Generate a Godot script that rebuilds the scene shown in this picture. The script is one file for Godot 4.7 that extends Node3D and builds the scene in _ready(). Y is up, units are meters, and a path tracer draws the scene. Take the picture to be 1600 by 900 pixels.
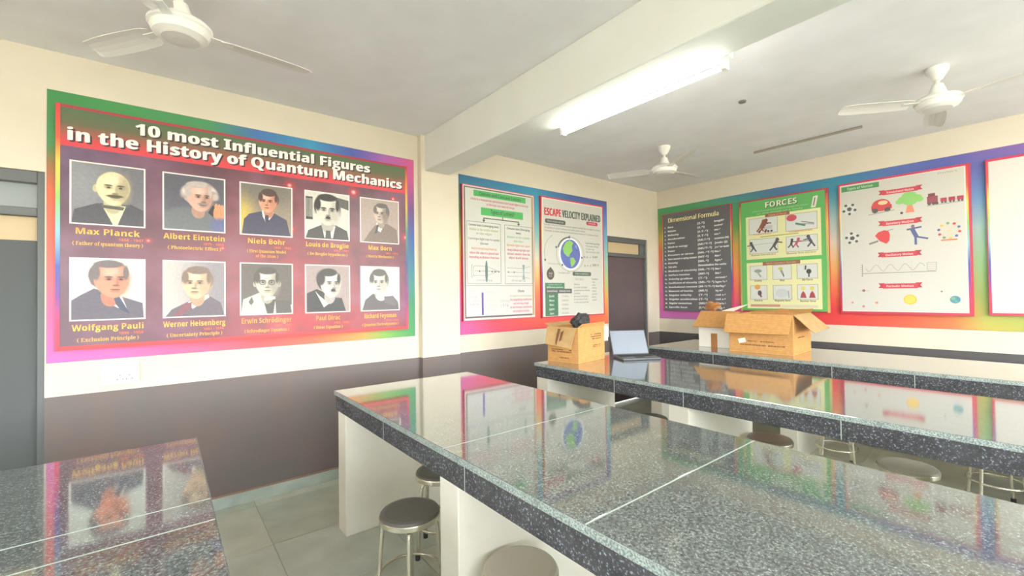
extends Node3D
# Physics laboratory classroom: left wall x = 0, back wall z = 0, floor y = 0, metres.

const H := 3.034          # ceiling height
const RX := 7.8           # right wall
const RZ := 9.4           # front wall
var names := {}
var M := {}
var fonts := {}
var glyphs := {}
var rng := RandomNumberGenerator.new()

func _ready():
	rng.seed = 7
	# camera
	var cam := Camera3D.new()
	cam.name = "camera"
	cam.position = Vector3(3.8047, 1.5151, 5.864)
	cam.rotation = Vector3(0.0148, 0.8985, -0.0130)
	cam.fov = rad_to_deg(2.0 * atan(450.0 / 685.15))
	cam.near = 0.05
	add_child(cam)
	cam.current = true
	# sky and exposure
	var sm := ProceduralSkyMaterial.new()
	sm.sky_top_color = Color(0.84, 0.88, 0.93)
	sm.sky_horizon_color = Color(0.96, 0.955, 0.94)
	sm.ground_bottom_color = Color(0.74, 0.71, 0.64)
	sm.ground_horizon_color = Color(0.88, 0.86, 0.80)
	sm.sky_energy_multiplier = 3.7
	sm.ground_energy_multiplier = 3.3
	var sky := Sky.new()
	sky.sky_material = sm
	var env := Environment.new()
	env.background_mode = Environment.BG_SKY
	env.sky = sky
	env.tonemap_mode = Environment.TONE_MAPPER_LINEAR
	env.tonemap_exposure = 1.27
	env.sdfgi_enabled = true
	env.ssao_enabled = true
	env.ssil_enabled = true
	var we := WorldEnvironment.new()
	we.name = "world_environment"
	we.environment = env
	add_child(we)

	make_materials()
	build_room()
	build_banners()
	build_tables()
	build_stools()
	build_things()
	build_ceiling_things()

# ---------------------------------------------------------------- names and nodes
func numbered(called: String, scope := "") -> String:
	var key := scope + "/" + called
	if not names.has(key):
		names[key] = 0
		return called
	names[key] += 1
	return "%s_%03d" % [called, names[key]]

func tag(o: Node, label := "", category := "", group := "", kind := ""):
	if label: o.set_meta("label", label)
	if category: o.set_meta("category", category)
	if group: o.set_meta("group", group)
	if kind: o.set_meta("kind", kind)
	return o

func thing(called: String, label: String, category: String, at := Vector3.ZERO, turn := 0.0, group := "") -> Node3D:
	var o := Node3D.new()
	o.name = numbered(called)
	add_child(o, true)
	o.position = at
	o.rotation.y = turn
	tag(o, label, category, group)
	return o

func part(called: String, mesh, mat: Material, parent: Node = null) -> MeshInstance3D:
	var o := MeshInstance3D.new()
	var p: Node = self if parent == null else parent
	o.name = numbered(called, "" if parent == null else str(parent.get_instance_id()))
	o.mesh = mesh.commit() if mesh is SurfaceTool else mesh
	o.material_override = mat
	o.cast_shadow = GeometryInstance3D.SHADOW_CASTING_SETTING_ON
	p.add_child(o, true)
	return o

func struct(called: String, mesh, mat: Material, label: String, category: String) -> MeshInstance3D:
	var o := part(called, mesh, mat)
	tag(o, label, category, "", "structure")
	return o

func copy_of(src: Node3D, called: String, label: String, at: Vector3, turn: float, group: String) -> Node3D:
	var o := src.duplicate() as Node3D
	o.name = numbered(called)
	add_child(o, true)
	o.position = at
	o.rotation.y = turn
	tag(o, label, "", group)
	return o

# ---------------------------------------------------------------- mesh helpers
func begin() -> SurfaceTool:
	var st := SurfaceTool.new()
	st.begin(Mesh.PRIMITIVE_TRIANGLES)
	return st

func tri(st: SurfaceTool, a: Vector3, b: Vector3, c: Vector3, n: Vector3):
	var g := (b - a).cross(c - a)
	if g.length_squared() < 1e-16: return
	if g.dot(n) > 0.0:
		var t := b
		b = c
		c = t
		g = -g
	var nn := -g.normalized()
	for p in [a, b, c]:
		st.set_normal(nn)
		st.add_vertex(p)

func quad(st: SurfaceTool, a: Vector3, b: Vector3, c: Vector3, d: Vector3, n: Vector3):
	tri(st, a, b, c, n)
	tri(st, a, c, d, n)

func stri(st: SurfaceTool, p: Array, n: Array):
	var g: Vector3 = (p[1] - p[0]).cross(p[2] - p[0])
	var order := [0, 1, 2]
	if g.dot(n[0] + n[1] + n[2]) > 0.0: order = [0, 2, 1]
	for k in order:
		st.set_normal(n[k])
		st.add_vertex(p[k])

# box from corner a to corner b, edges chamfered by c
func bx(st: SurfaceTool, a: Vector3, b: Vector3, c := 0.0, xf := Transform3D.IDENTITY):
	var m := (a + b) * 0.5
	var h := (b - a).abs() * 0.5
	var at := func(s: Vector3, axis: int) -> Vector3:
		var q := Vector3.ZERO
		for k in 3:
			q[k] = m[k] + s[k] * (h[k] - (0.0 if k == axis or c == 0.0 else c))
		return xf * q
	for k in 3:
		var i := (k + 1) % 3
		var j := (k + 2) % 3
		for s in [-1.0, 1.0]:
			var n := Vector3.ZERO
			n[k] = s
			var q := []
			for e in [[-1, -1], [1, -1], [1, 1], [-1, 1]]:
				var v := Vector3.ZERO
				v[k] = s
				v[i] = e[0]
				v[j] = e[1]
				q.append(at.call(v, k))
			quad(st, q[0], q[1], q[2], q[3], xf.basis * n)
		if c > 0.0:
			for si in [-1.0, 1.0]:
				for sj in [-1.0, 1.0]:
					var lo := Vector3.ZERO
					lo[i] = si
					lo[j] = sj
					lo[k] = -1.0
					var hi := lo
					hi[k] = 1.0
					var n2 := Vector3.ZERO
					n2[i] = si
					n2[j] = sj
					quad(st, at.call(lo, i), at.call(hi, i), at.call(hi, j), at.call(lo, j), xf.basis * n2)
	if c > 0.0:
		for x in [-1.0, 1.0]:
			for y in [-1.0, 1.0]:
				for z in [-1.0, 1.0]:
					var s3 := Vector3(x, y, z)
					tri(st, at.call(s3, 0), at.call(s3, 1), at.call(s3, 2), xf.basis * s3)

func box(a: Vector3, b: Vector3, c := 0.0) -> SurfaceTool:
	var st := begin()
	bx(st, a, b, c)
	return st

func tube(st: SurfaceTool, pts: Array, r: float, sides := 10, closed := false):
	var n := pts.size()
	var rings := []
	var dirs := []
	for k in n:
		var a: Vector3 = pts[(k - 1 + n) % n] if closed or k > 0 else pts[k]
		var b: Vector3 = pts[(k + 1) % n] if closed or k < n - 1 else pts[k]
		dirs.append((b - a).normalized())
	var up: Vector3 = dirs[0].cross(Vector3(0.13, 0.91, 0.37)).normalized()
	for k in n:
		var d: Vector3 = dirs[k]
		up = (up - d * up.dot(d)).normalized()
		var side := d.cross(up)
		var ring := []
		for s in sides:
			var t := TAU * s / sides
			ring.append(up * cos(t) + side * sin(t))
		rings.append(ring)
	for k in (n if closed else n - 1):
		var k2 := (k + 1) % n
		for s in sides:
			var s2 := (s + 1) % sides
			var na: Vector3 = rings[k][s]
			var nb: Vector3 = rings[k][s2]
			var nc: Vector3 = rings[k2][s2]
			var nd: Vector3 = rings[k2][s]
			var pa: Vector3 = pts[k] + na * r
			var pb: Vector3 = pts[k] + nb * r
			var pc: Vector3 = pts[k2] + nc * r
			var pd: Vector3 = pts[k2] + nd * r
			stri(st, [pa, pb, pc], [na, nb, nc])
			stri(st, [pa, pc, pd], [na, nc, nd])
	if not closed:
		for e in [0, n - 1]:
			var dn: Vector3 = dirs[e] * (-1.0 if e == 0 else 1.0)
			for s in range(1, sides - 1):
				tri(st, pts[e] + rings[e][0] * r, pts[e] + rings[e][s] * r, pts[e] + rings[e][s + 1] * r, dn)

# profile of Vector2(radius, y); each band keeps its own slope, smooth round the axis
func lathe(st: SurfaceTool, prof: Array, segs := 32, xf := Transform3D.IDENTITY):
	for k in prof.size() - 1:
		var a: Vector2 = prof[k]
		var b: Vector2 = prof[k + 1]
		var d := (b - a).normalized()
		var nn := Vector2(d.y, -d.x)
		for s in segs:
			var t0 := TAU * s / segs
			var t1 := TAU * (s + 1) / segs
			var e0 := Vector3(cos(t0), 0, sin(t0))
			var e1 := Vector3(cos(t1), 0, sin(t1))
			var p := [e0 * a.x + Vector3(0, a.y, 0), e1 * a.x + Vector3(0, a.y, 0), e1 * b.x + Vector3(0, b.y, 0), e0 * b.x + Vector3(0, b.y, 0)]
			var n := [e0 * nn.x + Vector3(0, nn.y, 0), e1 * nn.x + Vector3(0, nn.y, 0), e1 * nn.x + Vector3(0, nn.y, 0), e0 * nn.x + Vector3(0, nn.y, 0)]
			for q in 4:
				p[q] = xf * p[q]
				n[q] = (xf.basis * n[q]).normalized()
			if a.x > 1e-5: stri(st, [p[0], p[1], p[2]], [n[0], n[1], n[2]])
			if b.x > 1e-5: stri(st, [p[0], p[2], p[3]], [n[0], n[2], n[3]])

# sheet of cardboard or paper between four corners with thickness t
func sheet(st: SurfaceTool, a: Vector3, b: Vector3, c: Vector3, d: Vector3, t: float):
	var n := (b - a).cross(d - a).normalized() * t * 0.5
	quad(st, a + n, b + n, c + n, d + n, n)
	quad(st, a - n, b - n, c - n, d - n, -n)
	var mid := (a + b + c + d) * 0.25
	for e in [[a, b], [b, c], [c, d], [d, a]]:
		quad(st, e[0] + n, e[1] + n, e[1] - n, e[0] - n, (e[0] + e[1]) * 0.5 - mid)

# ---------------------------------------------------------------- materials
func col(r: float, g: float, b: float) -> Color:
	return Color(r / 255.0, g / 255.0, b / 255.0)

func mat(c: Color, rough := 0.6, metal := 0.0, spec := 0.5) -> StandardMaterial3D:
	var m := StandardMaterial3D.new()
	m.albedo_color = c
	m.roughness = rough
	m.metallic = metal
	m.metallic_specular = spec
	return m

func textured(img: Image, scale: float, rough := 0.6, spec := 0.5) -> StandardMaterial3D:
	var m := mat(Color.WHITE, rough, 0.0, spec)
	m.albedo_texture = ImageTexture.create_from_image(img)
	m.uv1_triplanar = true
	m.uv1_world_triplanar = true
	m.uv1_scale = Vector3.ONE * scale
	return m

func noise(seed_: int, freq: float, oct := 3) -> FastNoiseLite:
	var n := FastNoiseLite.new()
	n.seed = seed_
	n.frequency = freq
	n.noise_type = FastNoiseLite.TYPE_SIMPLEX_SMOOTH
	n.fractal_octaves = oct
	return n

# a tile that repeats without a seam: the noise runs over a torus
func noise_image(size: int, n: FastNoiseLite, fn: Callable) -> Image:
	var im := Image.create(size, size, true, Image.FORMAT_RGB8)
	var s := n.get_seamless_image(size, size)
	s.convert(Image.FORMAT_L8)
	for y in size:
		for x in size:
			im.set_pixel(x, y, fn.call(s.get_pixel(x, y).r, x, y))
	im.generate_mipmaps()
	return im

func granite_image(base: Color, fleck: Color, dark: Color, seed_: int) -> Image:
	var size := 640
	var a := noise(seed_, 0.075, 3).get_seamless_image(size, size)
	var b := noise(seed_ + 5, 0.16, 2).get_seamless_image(size, size)
	var c := noise(seed_ + 9, 0.012, 3).get_seamless_image(size, size)
	var im := Image.create(size, size, true, Image.FORMAT_RGB8)
	for y in size:
		for x in size:
			var k := base.lerp(dark, smoothstep(0.45, 0.7, a.get_pixel(x, y).r))
			var f := smoothstep(0.60, 0.74, b.get_pixel(x, y).r * 0.65 + (1.0 - a.get_pixel(x, y).r) * 0.35)
			k = k.lerp(fleck, f)
			im.set_pixel(x, y, k * lerpf(0.88, 1.1, c.get_pixel(x, y).r))
	im.generate_mipmaps()
	return im

func make_materials():
	var wall := noise_image(256, noise(3, 0.02, 4), func(v, _x, _y): return col(224, 217, 200).lerp(col(219, 211, 193), v))
	M.wall = textured(wall, 0.5, 0.7, 0.3)
	var ceil := noise_image(384, noise(11, 0.018, 4), func(v, _x, _y): return col(242, 242, 245).lerp(col(234, 234, 236), v))
	M.ceiling = textured(ceil, 0.35, 0.9, 0.2)
	M.beam = textured(noise_image(192, noise(17, 0.02, 3), func(v, _x, _y): return col(232, 235, 230).lerp(col(226, 229, 222), v)), 0.4, 0.8, 0.3)
	var dado := noise_image(320, noise(23, 0.016, 4), func(v, _x, _y): return col(114, 111, 109).lerp(col(125, 112, 109), v))
	M.dado = textured(dado, 0.45, 0.55, 0.3)
	M.dado_back = mat(col(92, 90, 92), 0.6, 0.0, 0.3)
	M.kota = []
	for k in 4:
		var base: Color = [col(206, 210, 195), col(194, 202, 188), col(212, 214, 195), col(202, 208, 198)][k]
		M.kota.append(textured(noise_image(192, noise(31 + k, 0.022, 4), func(v, _x, _y): return base.lerp(base * 0.9, v)), 0.8, 0.32, 0.5))
	M.grout = mat(col(176, 178, 164), 0.8)
	M.skirting = textured(noise_image(128, noise(41, 0.03, 3), func(v, _x, _y): return col(186, 200, 192).lerp(col(160, 172, 164), v)), 1.0, 0.4)
	M.skirting_top = mat(col(150, 122, 106), 0.7)
	var g := granite_image(col(120, 130, 130), col(188, 200, 200), col(90, 98, 100), 50)
	M.granite = textured(g, 1.5, 0.075, 1.0)
	M.granite.metallic = 0.25
	M.granite.clearcoat_enabled = true
	M.granite.clearcoat = 1.0
	M.granite.clearcoat_roughness = 0.06
	M.granite_shaded = textured(granite_image(col(76, 76, 80), col(150, 164, 176), col(70, 70, 74), 60), 1.0, 0.25, 0.4)  # same granite as the tops, darkened for the less lit fronts
	M.granite_edge = textured(granite_image(col(158, 170, 167), col(206, 216, 212), col(110, 122, 120), 70), 2.2, 0.35, 0.5)
	M.joint = mat(col(172, 184, 178), 0.6)
	M.plaster = textured(noise_image(192, noise(81, 0.02, 4), func(v, _x, _y): return col(242, 239, 228).lerp(col(237, 234, 222), v)), 0.9, 0.75, 0.3)
	M.chrome = mat(col(222, 218, 202), 0.26, 0.8)
	M.seat_black = mat(col(114, 112, 109), 0.34)
	M.seat_brown_sheen = mat(col(136, 122, 112), 0.32)  # black seat with brownish reflected light painted in
	M.seat_tan_sheen = mat(col(186, 178, 166), 0.3)  # black seat; its tan reflection is put into the colour
	M.seat_grey_sheen = mat(col(190, 188, 178), 0.26)  # black seat, glossy grey reflection painted as base colour
	M.rubber = mat(col(60, 60, 60), 0.8)
	var cb := noise_image(256, noise(91, 0.03, 4), func(v, _x, y): return col(216, 168, 108).lerp(col(202, 150, 94), v) * (0.97 + 0.03 * sin(y * TAU * 24.0 / 256.0)))
	M.cardboard = textured(cb, 2.5, 0.75, 0.2)
	var cb2 := noise_image(192, noise(95, 0.03, 4), func(v, _x, _y): return col(196, 166, 118).lerp(col(180, 148, 104), v))
	M.cardboard_pale = textured(cb2, 2.5, 0.75, 0.2)
	M.print_ink = mat(col(122, 84, 56), 0.8)
	M.white_paper = mat(col(240, 238, 228), 0.8)
	M.brown_paper = mat(col(176, 122, 74), 0.7)
	M.black_cloth = mat(col(62, 62, 64), 0.7)
	M.laptop = mat(col(84, 86, 92), 0.4)
	M.screen = mat(col(142, 150, 164), 0.3, 0.1, 0.5)
	M.door_frame = mat(col(98, 102, 104), 0.45)
	M.door_leaf = textured(noise_image(160, noise(101, 0.02, 3), func(v, _x, _y): return col(96, 88, 90).lerp(col(106, 92, 94), v)), 0.6, 0.5, 0.3)
	M.door_grey = mat(col(96, 100, 102), 0.65, 0.0, 0.3)
	M.transom_beige = mat(col(200, 180, 144), 0.5)
	M.transom_glass = mat(col(142, 150, 154), 0.12, 0.0, 0.7)
	M.fan_white = mat(col(240, 240, 234), 0.3)
	M.fan_blade = mat(col(228, 227, 222), 0.4)
	M.fan_grey = mat(col(120, 120, 116), 0.4)
	M.switch_white = mat(col(244, 242, 232), 0.35)
	M.switch_dark = mat(col(120, 118, 112), 0.5)
	M.batten = mat(col(236, 238, 236), 0.4)
	M.conduit = mat(col(160, 152, 140), 0.6)
	M.tube = mat(col(255, 255, 255), 0.4)
	M.tube.emission_enabled = true
	M.tube.emission = Color(1.0, 0.99, 0.95)
	M.tube.emission_energy_multiplier = 66.0
	M.print = mat(Color.WHITE, 0.34, 0.0, 0.4)
	M.print.vertex_color_use_as_albedo = true
	M.window_frame = mat(col(150, 146, 138), 0.5)
	M.panel_side = mat(col(196, 70, 86), 0.5)

# ---------------------------------------------------------------- room
func build_room():
	# floor: kota stone slabs with pale joints
	var fl := struct("floor", box(Vector3(-0.2, -0.12, -0.2), Vector3(RX + 0.2, -0.004, RZ + 0.2)), M.grout, "grey-green stone slab floor with thin pale joints", "floor")
	var cell := [[-0.01, 0.115, 0.755, 1.395, 2.035, 2.675, 3.315, 3.955, 4.595, 5.235, 5.875, 6.515, 7.155, RX], [0.0, 0.535, 1.175, 1.815, 2.455, 3.095, 3.735, 4.055, 4.695, 5.335, 5.975, 6.615, 7.255, 7.895, 8.535, RZ]]
	for i in cell[0].size() - 1:
		for j in cell[1].size() - 1:
			var p := part("stone_slab", box(Vector3(cell[0][i] + 0.003, -0.02, cell[1][j] + 0.003), Vector3(cell[0][i + 1] - 0.003, 0.0, cell[1][j + 1] - 0.003), 0.0015), M.kota[(i * 3 + j * 5 + (i * j) % 3) % 4], fl)
			p.name = p.name
	# ceiling and walls, 0.2 thick, with openings
	var ce := begin()
	bx(ce, Vector3(-0.2, H, -0.2), Vector3(RX + 0.2, H + 0.2, RZ + 0.2))
	struct("ceiling", ce, M.ceiling, "plain grey-white plastered concrete ceiling, slightly stained", "ceiling")
	var wl := begin()
	for s in [[-0.2, 0.28, 0.0, H], [0.28, 1.185, 2.29, H], [1.185, 6.42, 0.0, H], [6.42, 7.46, 2.29, H], [7.46, RZ + 0.2, 0.0, H]]:
		bx(wl, Vector3(-0.2, s[2], s[0]), Vector3(0, s[3], s[1]))
	struct("wall_left", wl, M.wall, "long cream painted wall carrying the portrait board and two posters", "wall")
	struct("wall_back", box(Vector3(0, 0, -0.2), Vector3(RX + 0.2, H, 0)), M.wall, "cream painted end wall carrying the formula and motion posters", "wall")
	var wr := begin()
	bx(wr, Vector3(RX, 0, 0), Vector3(RX + 0.2, 0.95, RZ))
	bx(wr, Vector3(RX, 2.55, 0), Vector3(RX + 0.2, H, RZ))
	for s in [[0.0, 0.5], [2.9, 3.5], [5.9, 6.5], [8.9, RZ]]:
		bx(wr, Vector3(RX, 0.95, s[0]), Vector3(RX + 0.2, 2.55, s[1]))
	struct("wall_right", wr, M.wall, "cream wall with three window openings placed to light the room, outside the picture on the right", "wall")
	var wf := begin()
	bx(wf, Vector3(-0.2, 0, RZ), Vector3(RX + 0.2, 0.95, RZ + 0.2))
	bx(wf, Vector3(-0.2, 2.55, RZ), Vector3(RX + 0.2, H, RZ + 0.2))
	for s in [[-0.2, 2.6], [3.4, 5.2], [6.8, RX + 0.2]]:
		bx(wf, Vector3(s[0], 0.95, RZ), Vector3(s[1], 2.55, RZ + 0.2))
	struct("wall_front", wf, M.wall, "cream wall with two window openings placed to light the room, unseen behind the camera", "wall")
	# out-of-view windows placed to light the room: frames and bars
	var wi := 1
	for w in [[Vector3(RX + 0.08, 0.95, 0.5), Vector3(RX + 0.08, 2.55, 2.9)], [Vector3(RX + 0.08, 0.95, 3.5), Vector3(RX + 0.08, 2.55, 5.9)], [Vector3(RX + 0.08, 0.95, 6.5), Vector3(RX + 0.08, 2.55, 8.9)], [Vector3(2.6, 0.95, RZ + 0.08), Vector3(3.4, 2.55, RZ + 0.08)], [Vector3(5.2, 0.95, RZ + 0.08), Vector3(6.8, 2.55, RZ + 0.08)]]:
		var st := begin()
		var d: Vector3 = w[1] - w[0]
		var along := Vector3(d.x, 0, d.z)
		var t := Vector3(0.025, 0.025, 0.025)
		for k in 4:
			var q: Vector3 = w[0] + along * (k / 3.0)
			bx(st, q - t, q + Vector3(0, 1.6, 0) + t)
		for k in 3:
			var q2: Vector3 = w[0] + Vector3(0, [0.0, 1.1, 1.6][k], 0)
			bx(st, q2 - t, q2 + along + t)
		struct("window_%d" % wi, st, M.window_frame, "open window with grey frame, outside the picture, placed to light the room, number %d from the back wall round" % wi, "window")
		wi += 1
	# dado: dark paint up to 0.93 m
	var dl := begin()
	for s in [[0.004, 0.28], [1.185, 6.42], [7.46, RZ]]:
		bx(dl, Vector3(0, 0.0, s[0]), Vector3(0.004, 0.932, s[1]))
	struct("trim_1", dl, M.dado, "dark grey-maroon painted lower band of the left wall", "wall band")
	struct("trim_2", box(Vector3(0, 0, 0), Vector3(RX, 0.932, 0.004)), M.dado_back, "dark painted lower band of the back wall", "wall band")
	var db := begin()
	bx(db, Vector3(RX - 0.004, 0, 0.004), Vector3(RX, 0.932, RZ))
	bx(db, Vector3(0, 0, RZ - 0.004), Vector3(RX, 0.932, RZ))
	struct("trim_3", db, M.dado, "dark painted lower band of the walls outside the picture", "wall band")
	# pilaster under the beam, its foot painted dark too
	var pz0 := 3.555
	var pz1 := 3.965
	var pil := struct("pilaster", box(Vector3(0, 0.932, pz0), Vector3(0.07, H, pz1), 0.004), M.wall, "cream square pilaster under the end of the ceiling beam", "pilaster")
	part("painted_foot", box(Vector3(0, 0.0, pz0), Vector3(0.07, 0.932, pz1), 0.004), M.dado, pil)
	# beam
	struct("ceiling_beam", box(Vector3(0.0, 2.695, 3.66), Vector3(RX, H, 3.925), 0.006), M.beam, "off-white concrete ceiling beam crossing above the tables from the pilaster", "beam")
	# skirting
	var sk := begin()
	for s in [[1.185, 6.42], [7.46, RZ]]:
		bx(sk, Vector3(0.004, 0, s[0]), Vector3(0.02, 0.085, s[1]), 0.002)
	var bl := struct("baseboard_left", sk, M.skirting, "pale green-grey stone skirting along the foot of the left wall", "skirting")
	part("mortar_line", box(Vector3(0.004, 0.085, 1.185), Vector3(0.017, 0.098, 6.42), 0.002), M.skirting_top, bl)
	struct("baseboard_back", box(Vector3(0.02, 0, 0.004), Vector3(RX, 0.085, 0.02), 0.002), M.skirting, "stone skirting along the foot of the back wall", "skirting")
	# door at the left edge of the picture
	door(1, 6.42, 7.46)
	door(2, 0.28, 1.185)
	# switchboard under the big portrait board
	var sw := thing("switchboard", "white switch plate with sockets below the portrait board", "switchboard", Vector3(0, 0.97, 5.985))
	part("plate", box(Vector3(0, 0, 0), Vector3(0.022, 0.135, 0.19), 0.004), M.switch_white, sw)
	for k in 3:
		var so := begin()
		for q in [[0.0, 0.012], [-0.014, -0.012], [0.014, -0.012]]:
			bx(so, Vector3(0.0222, 0.045 + q[1] - 0.004, 0.05 + k * 0.045 + q[0] - 0.003), Vector3(0.0235, 0.045 + q[1] + 0.004, 0.05 + k * 0.045 + q[0] + 0.003))
		if k < 2: part("socket", so, M.switch_dark, sw)
	for k in 4:
		part("rocker_switch", box(Vector3(0.022, 0.088, 0.03 + k * 0.036), Vector3(0.028, 0.116, 0.05 + k * 0.036), 0.002), M.switch_white, sw)

func door(n: int, z0: float, z1: float):
	var fr := begin()
	var w := 0.034
	bx(fr, Vector3(-0.14, 0, z0), Vector3(-0.015, 2.29, z0 + w), 0.003)
	bx(fr, Vector3(-0.14, 0, z1 - w), Vector3(-0.015, 2.29, z1), 0.003)
	bx(fr, Vector3(-0.14, 2.22, z0 + w), Vector3(-0.015, 2.29, z1 - w), 0.003)
	bx(fr, Vector3(-0.14, 2.02, z0 + w), Vector3(-0.015, 2.07, z1 - w), 0.003)
	var d: MeshInstance3D
	if n == 1:
		d = struct("door_1", fr, M.door_frame, "dark door with grey glazed transom at the left edge of the picture", "door")
		part("door_leaf", box(Vector3(-0.09, 0.01, z0 + w), Vector3(-0.05, 1.875, z1 - w), 0.003), M.door_grey, d)
		part("door_panel", box(Vector3(-0.085, 1.875, z0 + w), Vector3(-0.055, 2.02, z1 - w), 0.003), M.transom_beige, d)
		part("transom_pane", box(Vector3(-0.075, 2.07, z0 + w), Vector3(-0.065, 2.22, z1 - w)), M.transom_glass, d)
	else:
		d = struct("door_2", fr, M.door_frame, "dark maroon door with beige transom near the far corner", "door")
		part("door_leaf", box(Vector3(-0.09, 0.01, z0 + w), Vector3(-0.05, 2.02, z1 - w), 0.003), M.door_leaf, d)
		part("transom_pane", box(Vector3(-0.075, 2.07, z0 + w + 0.1), Vector3(-0.06, 2.22, z1 - w)), M.transom_beige, d)  # stands for glass; the lit corridor beyond is painted into its colour
		part("transom_post", box(Vector3(-0.1, 2.07, z0 + w), Vector3(-0.03, 2.22, z0 + w + 0.1), 0.003), M.door_frame, d)

# ---------------------------------------------------------------- printing on boards
class Print:
	var st: SurfaceTool
	var o: Vector3      # top-left corner of the sheet
	var u: Vector3      # to the right
	var n: Vector3      # out of the wall
	var k := 0          # ink layer
	var s := 0          # strokes laid so far; neighbours never share a plane
	func at(x: float, y: float) -> Vector3:
		return o + u * x + Vector3(0, -y, 0) + n * (0.0007 * k + 0.00012 * (s % 6))

func sheet_print(o: Vector3, u: Vector3, n: Vector3) -> Print:
	var p := Print.new()
	p.st = begin()
	p.o = o
	p.u = u
	p.n = n
	return p

func ptri(p: Print, a: Vector2, b: Vector2, c: Vector2, ca: Color, cb: Color, cc: Color):
	var q := [p.at(a.x, a.y), p.at(b.x, b.y), p.at(c.x, c.y)]
	var haze := Color(0.63, 0.62, 0.62)      # overall haze put into the ink colours
	var w := [ca.lerp(haze, 0.1).srgb_to_linear(), cb.lerp(haze, 0.1).srgb_to_linear(), cc.lerp(haze, 0.1).srgb_to_linear()]
	var g: Vector3 = (q[1] - q[0]).cross(q[2] - q[0])
	for e in ([0, 2, 1] if g.dot(p.n) > 0.0 else [0, 1, 2]):
		p.st.set_color(w[e])
		p.st.set_normal(p.n)
		p.st.add_vertex(q[e])

func prect(p: Print, x: float, y: float, w: float, h: float, c: Color):
	pgrad(p, x, y, w, h, [[0.0, c], [1.0, c]])

# rectangle whose colour runs down through stops [t, colour]
func pgrad(p: Print, x: float, y: float, w: float, h: float, stops: Array):
	p.s += 1
	for k in stops.size() - 1:
		var y0: float = y + h * stops[k][0]
		var y1: float = y + h * stops[k + 1][0]
		var a: Color = stops[k][1]
		var b: Color = stops[k + 1][1]
		ptri(p, Vector2(x, y0), Vector2(x + w, y0), Vector2(x + w, y1), a, a, b)
		ptri(p, Vector2(x, y0), Vector2(x + w, y1), Vector2(x, y1), a, b, b)

func pframe(p: Print, x: float, y: float, w: float, h: float, t: float, c: Color):
	prect(p, x, y, w, t, c)
	prect(p, x, y + h - t, w, t, c)
	prect(p, x, y + t, t, h - 2 * t, c)
	prect(p, x + w - t, y + t, t, h - 2 * t, c)

func pell(p: Print, cx: float, cy: float, rx: float, ry: float, c: Color, segs := 22, a0 := 0.0, a1 := TAU, inner := 0.0):
	p.s += 1
	for s in segs:
		var t0 := lerpf(a0, a1, float(s) / segs)
		var t1 := lerpf(a0, a1, float(s + 1) / segs)
		var d0 := Vector2(cos(t0), sin(t0))
		var d1 := Vector2(cos(t1), sin(t1))
		var m := Vector2(cx, cy)
		var r := Vector2(rx, ry)
		if inner <= 0.0:
			ptri(p, m, m + d0 * r, m + d1 * r, c, c, c)
		else:
			ptri(p, m + d0 * r * inner, m + d0 * r, m + d1 * r, c, c, c)
			ptri(p, m + d0 * r * inner, m + d1 * r, m + d1 * r * inner, c, c, c)

func ppoly(p: Print, pts: Array, c: Color):
	p.s += 1
	var v := PackedVector2Array(pts)
	var ids := Geometry2D.triangulate_polygon(v)
	for k in range(0, ids.size(), 3):
		ptri(p, v[ids[k]], v[ids[k + 1]], v[ids[k + 2]], c, c, c)

func pline(p: Print, a: Vector2, b: Vector2, w: float, c: Color):
	var d := (b - a).normalized().orthogonal() * w * 0.5
	ppoly(p, [a + d, b + d, b - d, a - d], c)

func pround(p: Print, x: float, y: float, w: float, h: float, r: float, c: Color):
	var pts := []
	for q in [[x + w - r, y + h - r, 0.0], [x + r, y + h - r, 0.25], [x + r, y + r, 0.5], [x + w - r, y + r, 0.75]]:
		for k in 4:
			var t: float = (q[2] + 0.25 * k / 3.0) * TAU
			pts.append(Vector2(q[0] + cos(t) * r, q[1] + sin(t) * r))
	ppoly(p, pts, c)

func glyph(s: String, face: String) -> Dictionary:
	var key := face + "|" + s
	if glyphs.has(key): return glyphs[key]
	if not fonts.has(face):
		var f := SystemFont.new()
		f.font_names = PackedStringArray(["Droid Serif" if face.begins_with("serif") else "Droid Sans"])
		f.font_weight = 700 if face.ends_with("bold") else 400
		fonts[face] = f
	var tm := TextMesh.new()
	tm.font = fonts[face]
	tm.text = s
	tm.font_size = 40
	tm.pixel_size = 0.01
	tm.depth = 0.0
	tm.curve_step = 3.0
	var arr := tm.get_mesh_arrays()
	var v: PackedVector3Array = arr[Mesh.ARRAY_VERTEX]
	var flat := PackedVector2Array()
	if arr[Mesh.ARRAY_INDEX] != null and arr[Mesh.ARRAY_INDEX].size() > 0:
		for i in arr[Mesh.ARRAY_INDEX]: flat.append(Vector2(v[i].x, v[i].y))
	else:
		for q in v: flat.append(Vector2(q.x, q.y))
	var lo := Vector2(1e9, 1e9)
	var hi := -lo
	for q in flat:
		lo = lo.min(q)
		hi = hi.max(q)
	glyphs[key] = {"v": flat, "lo": lo, "hi": hi}
	return glyphs[key]

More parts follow.
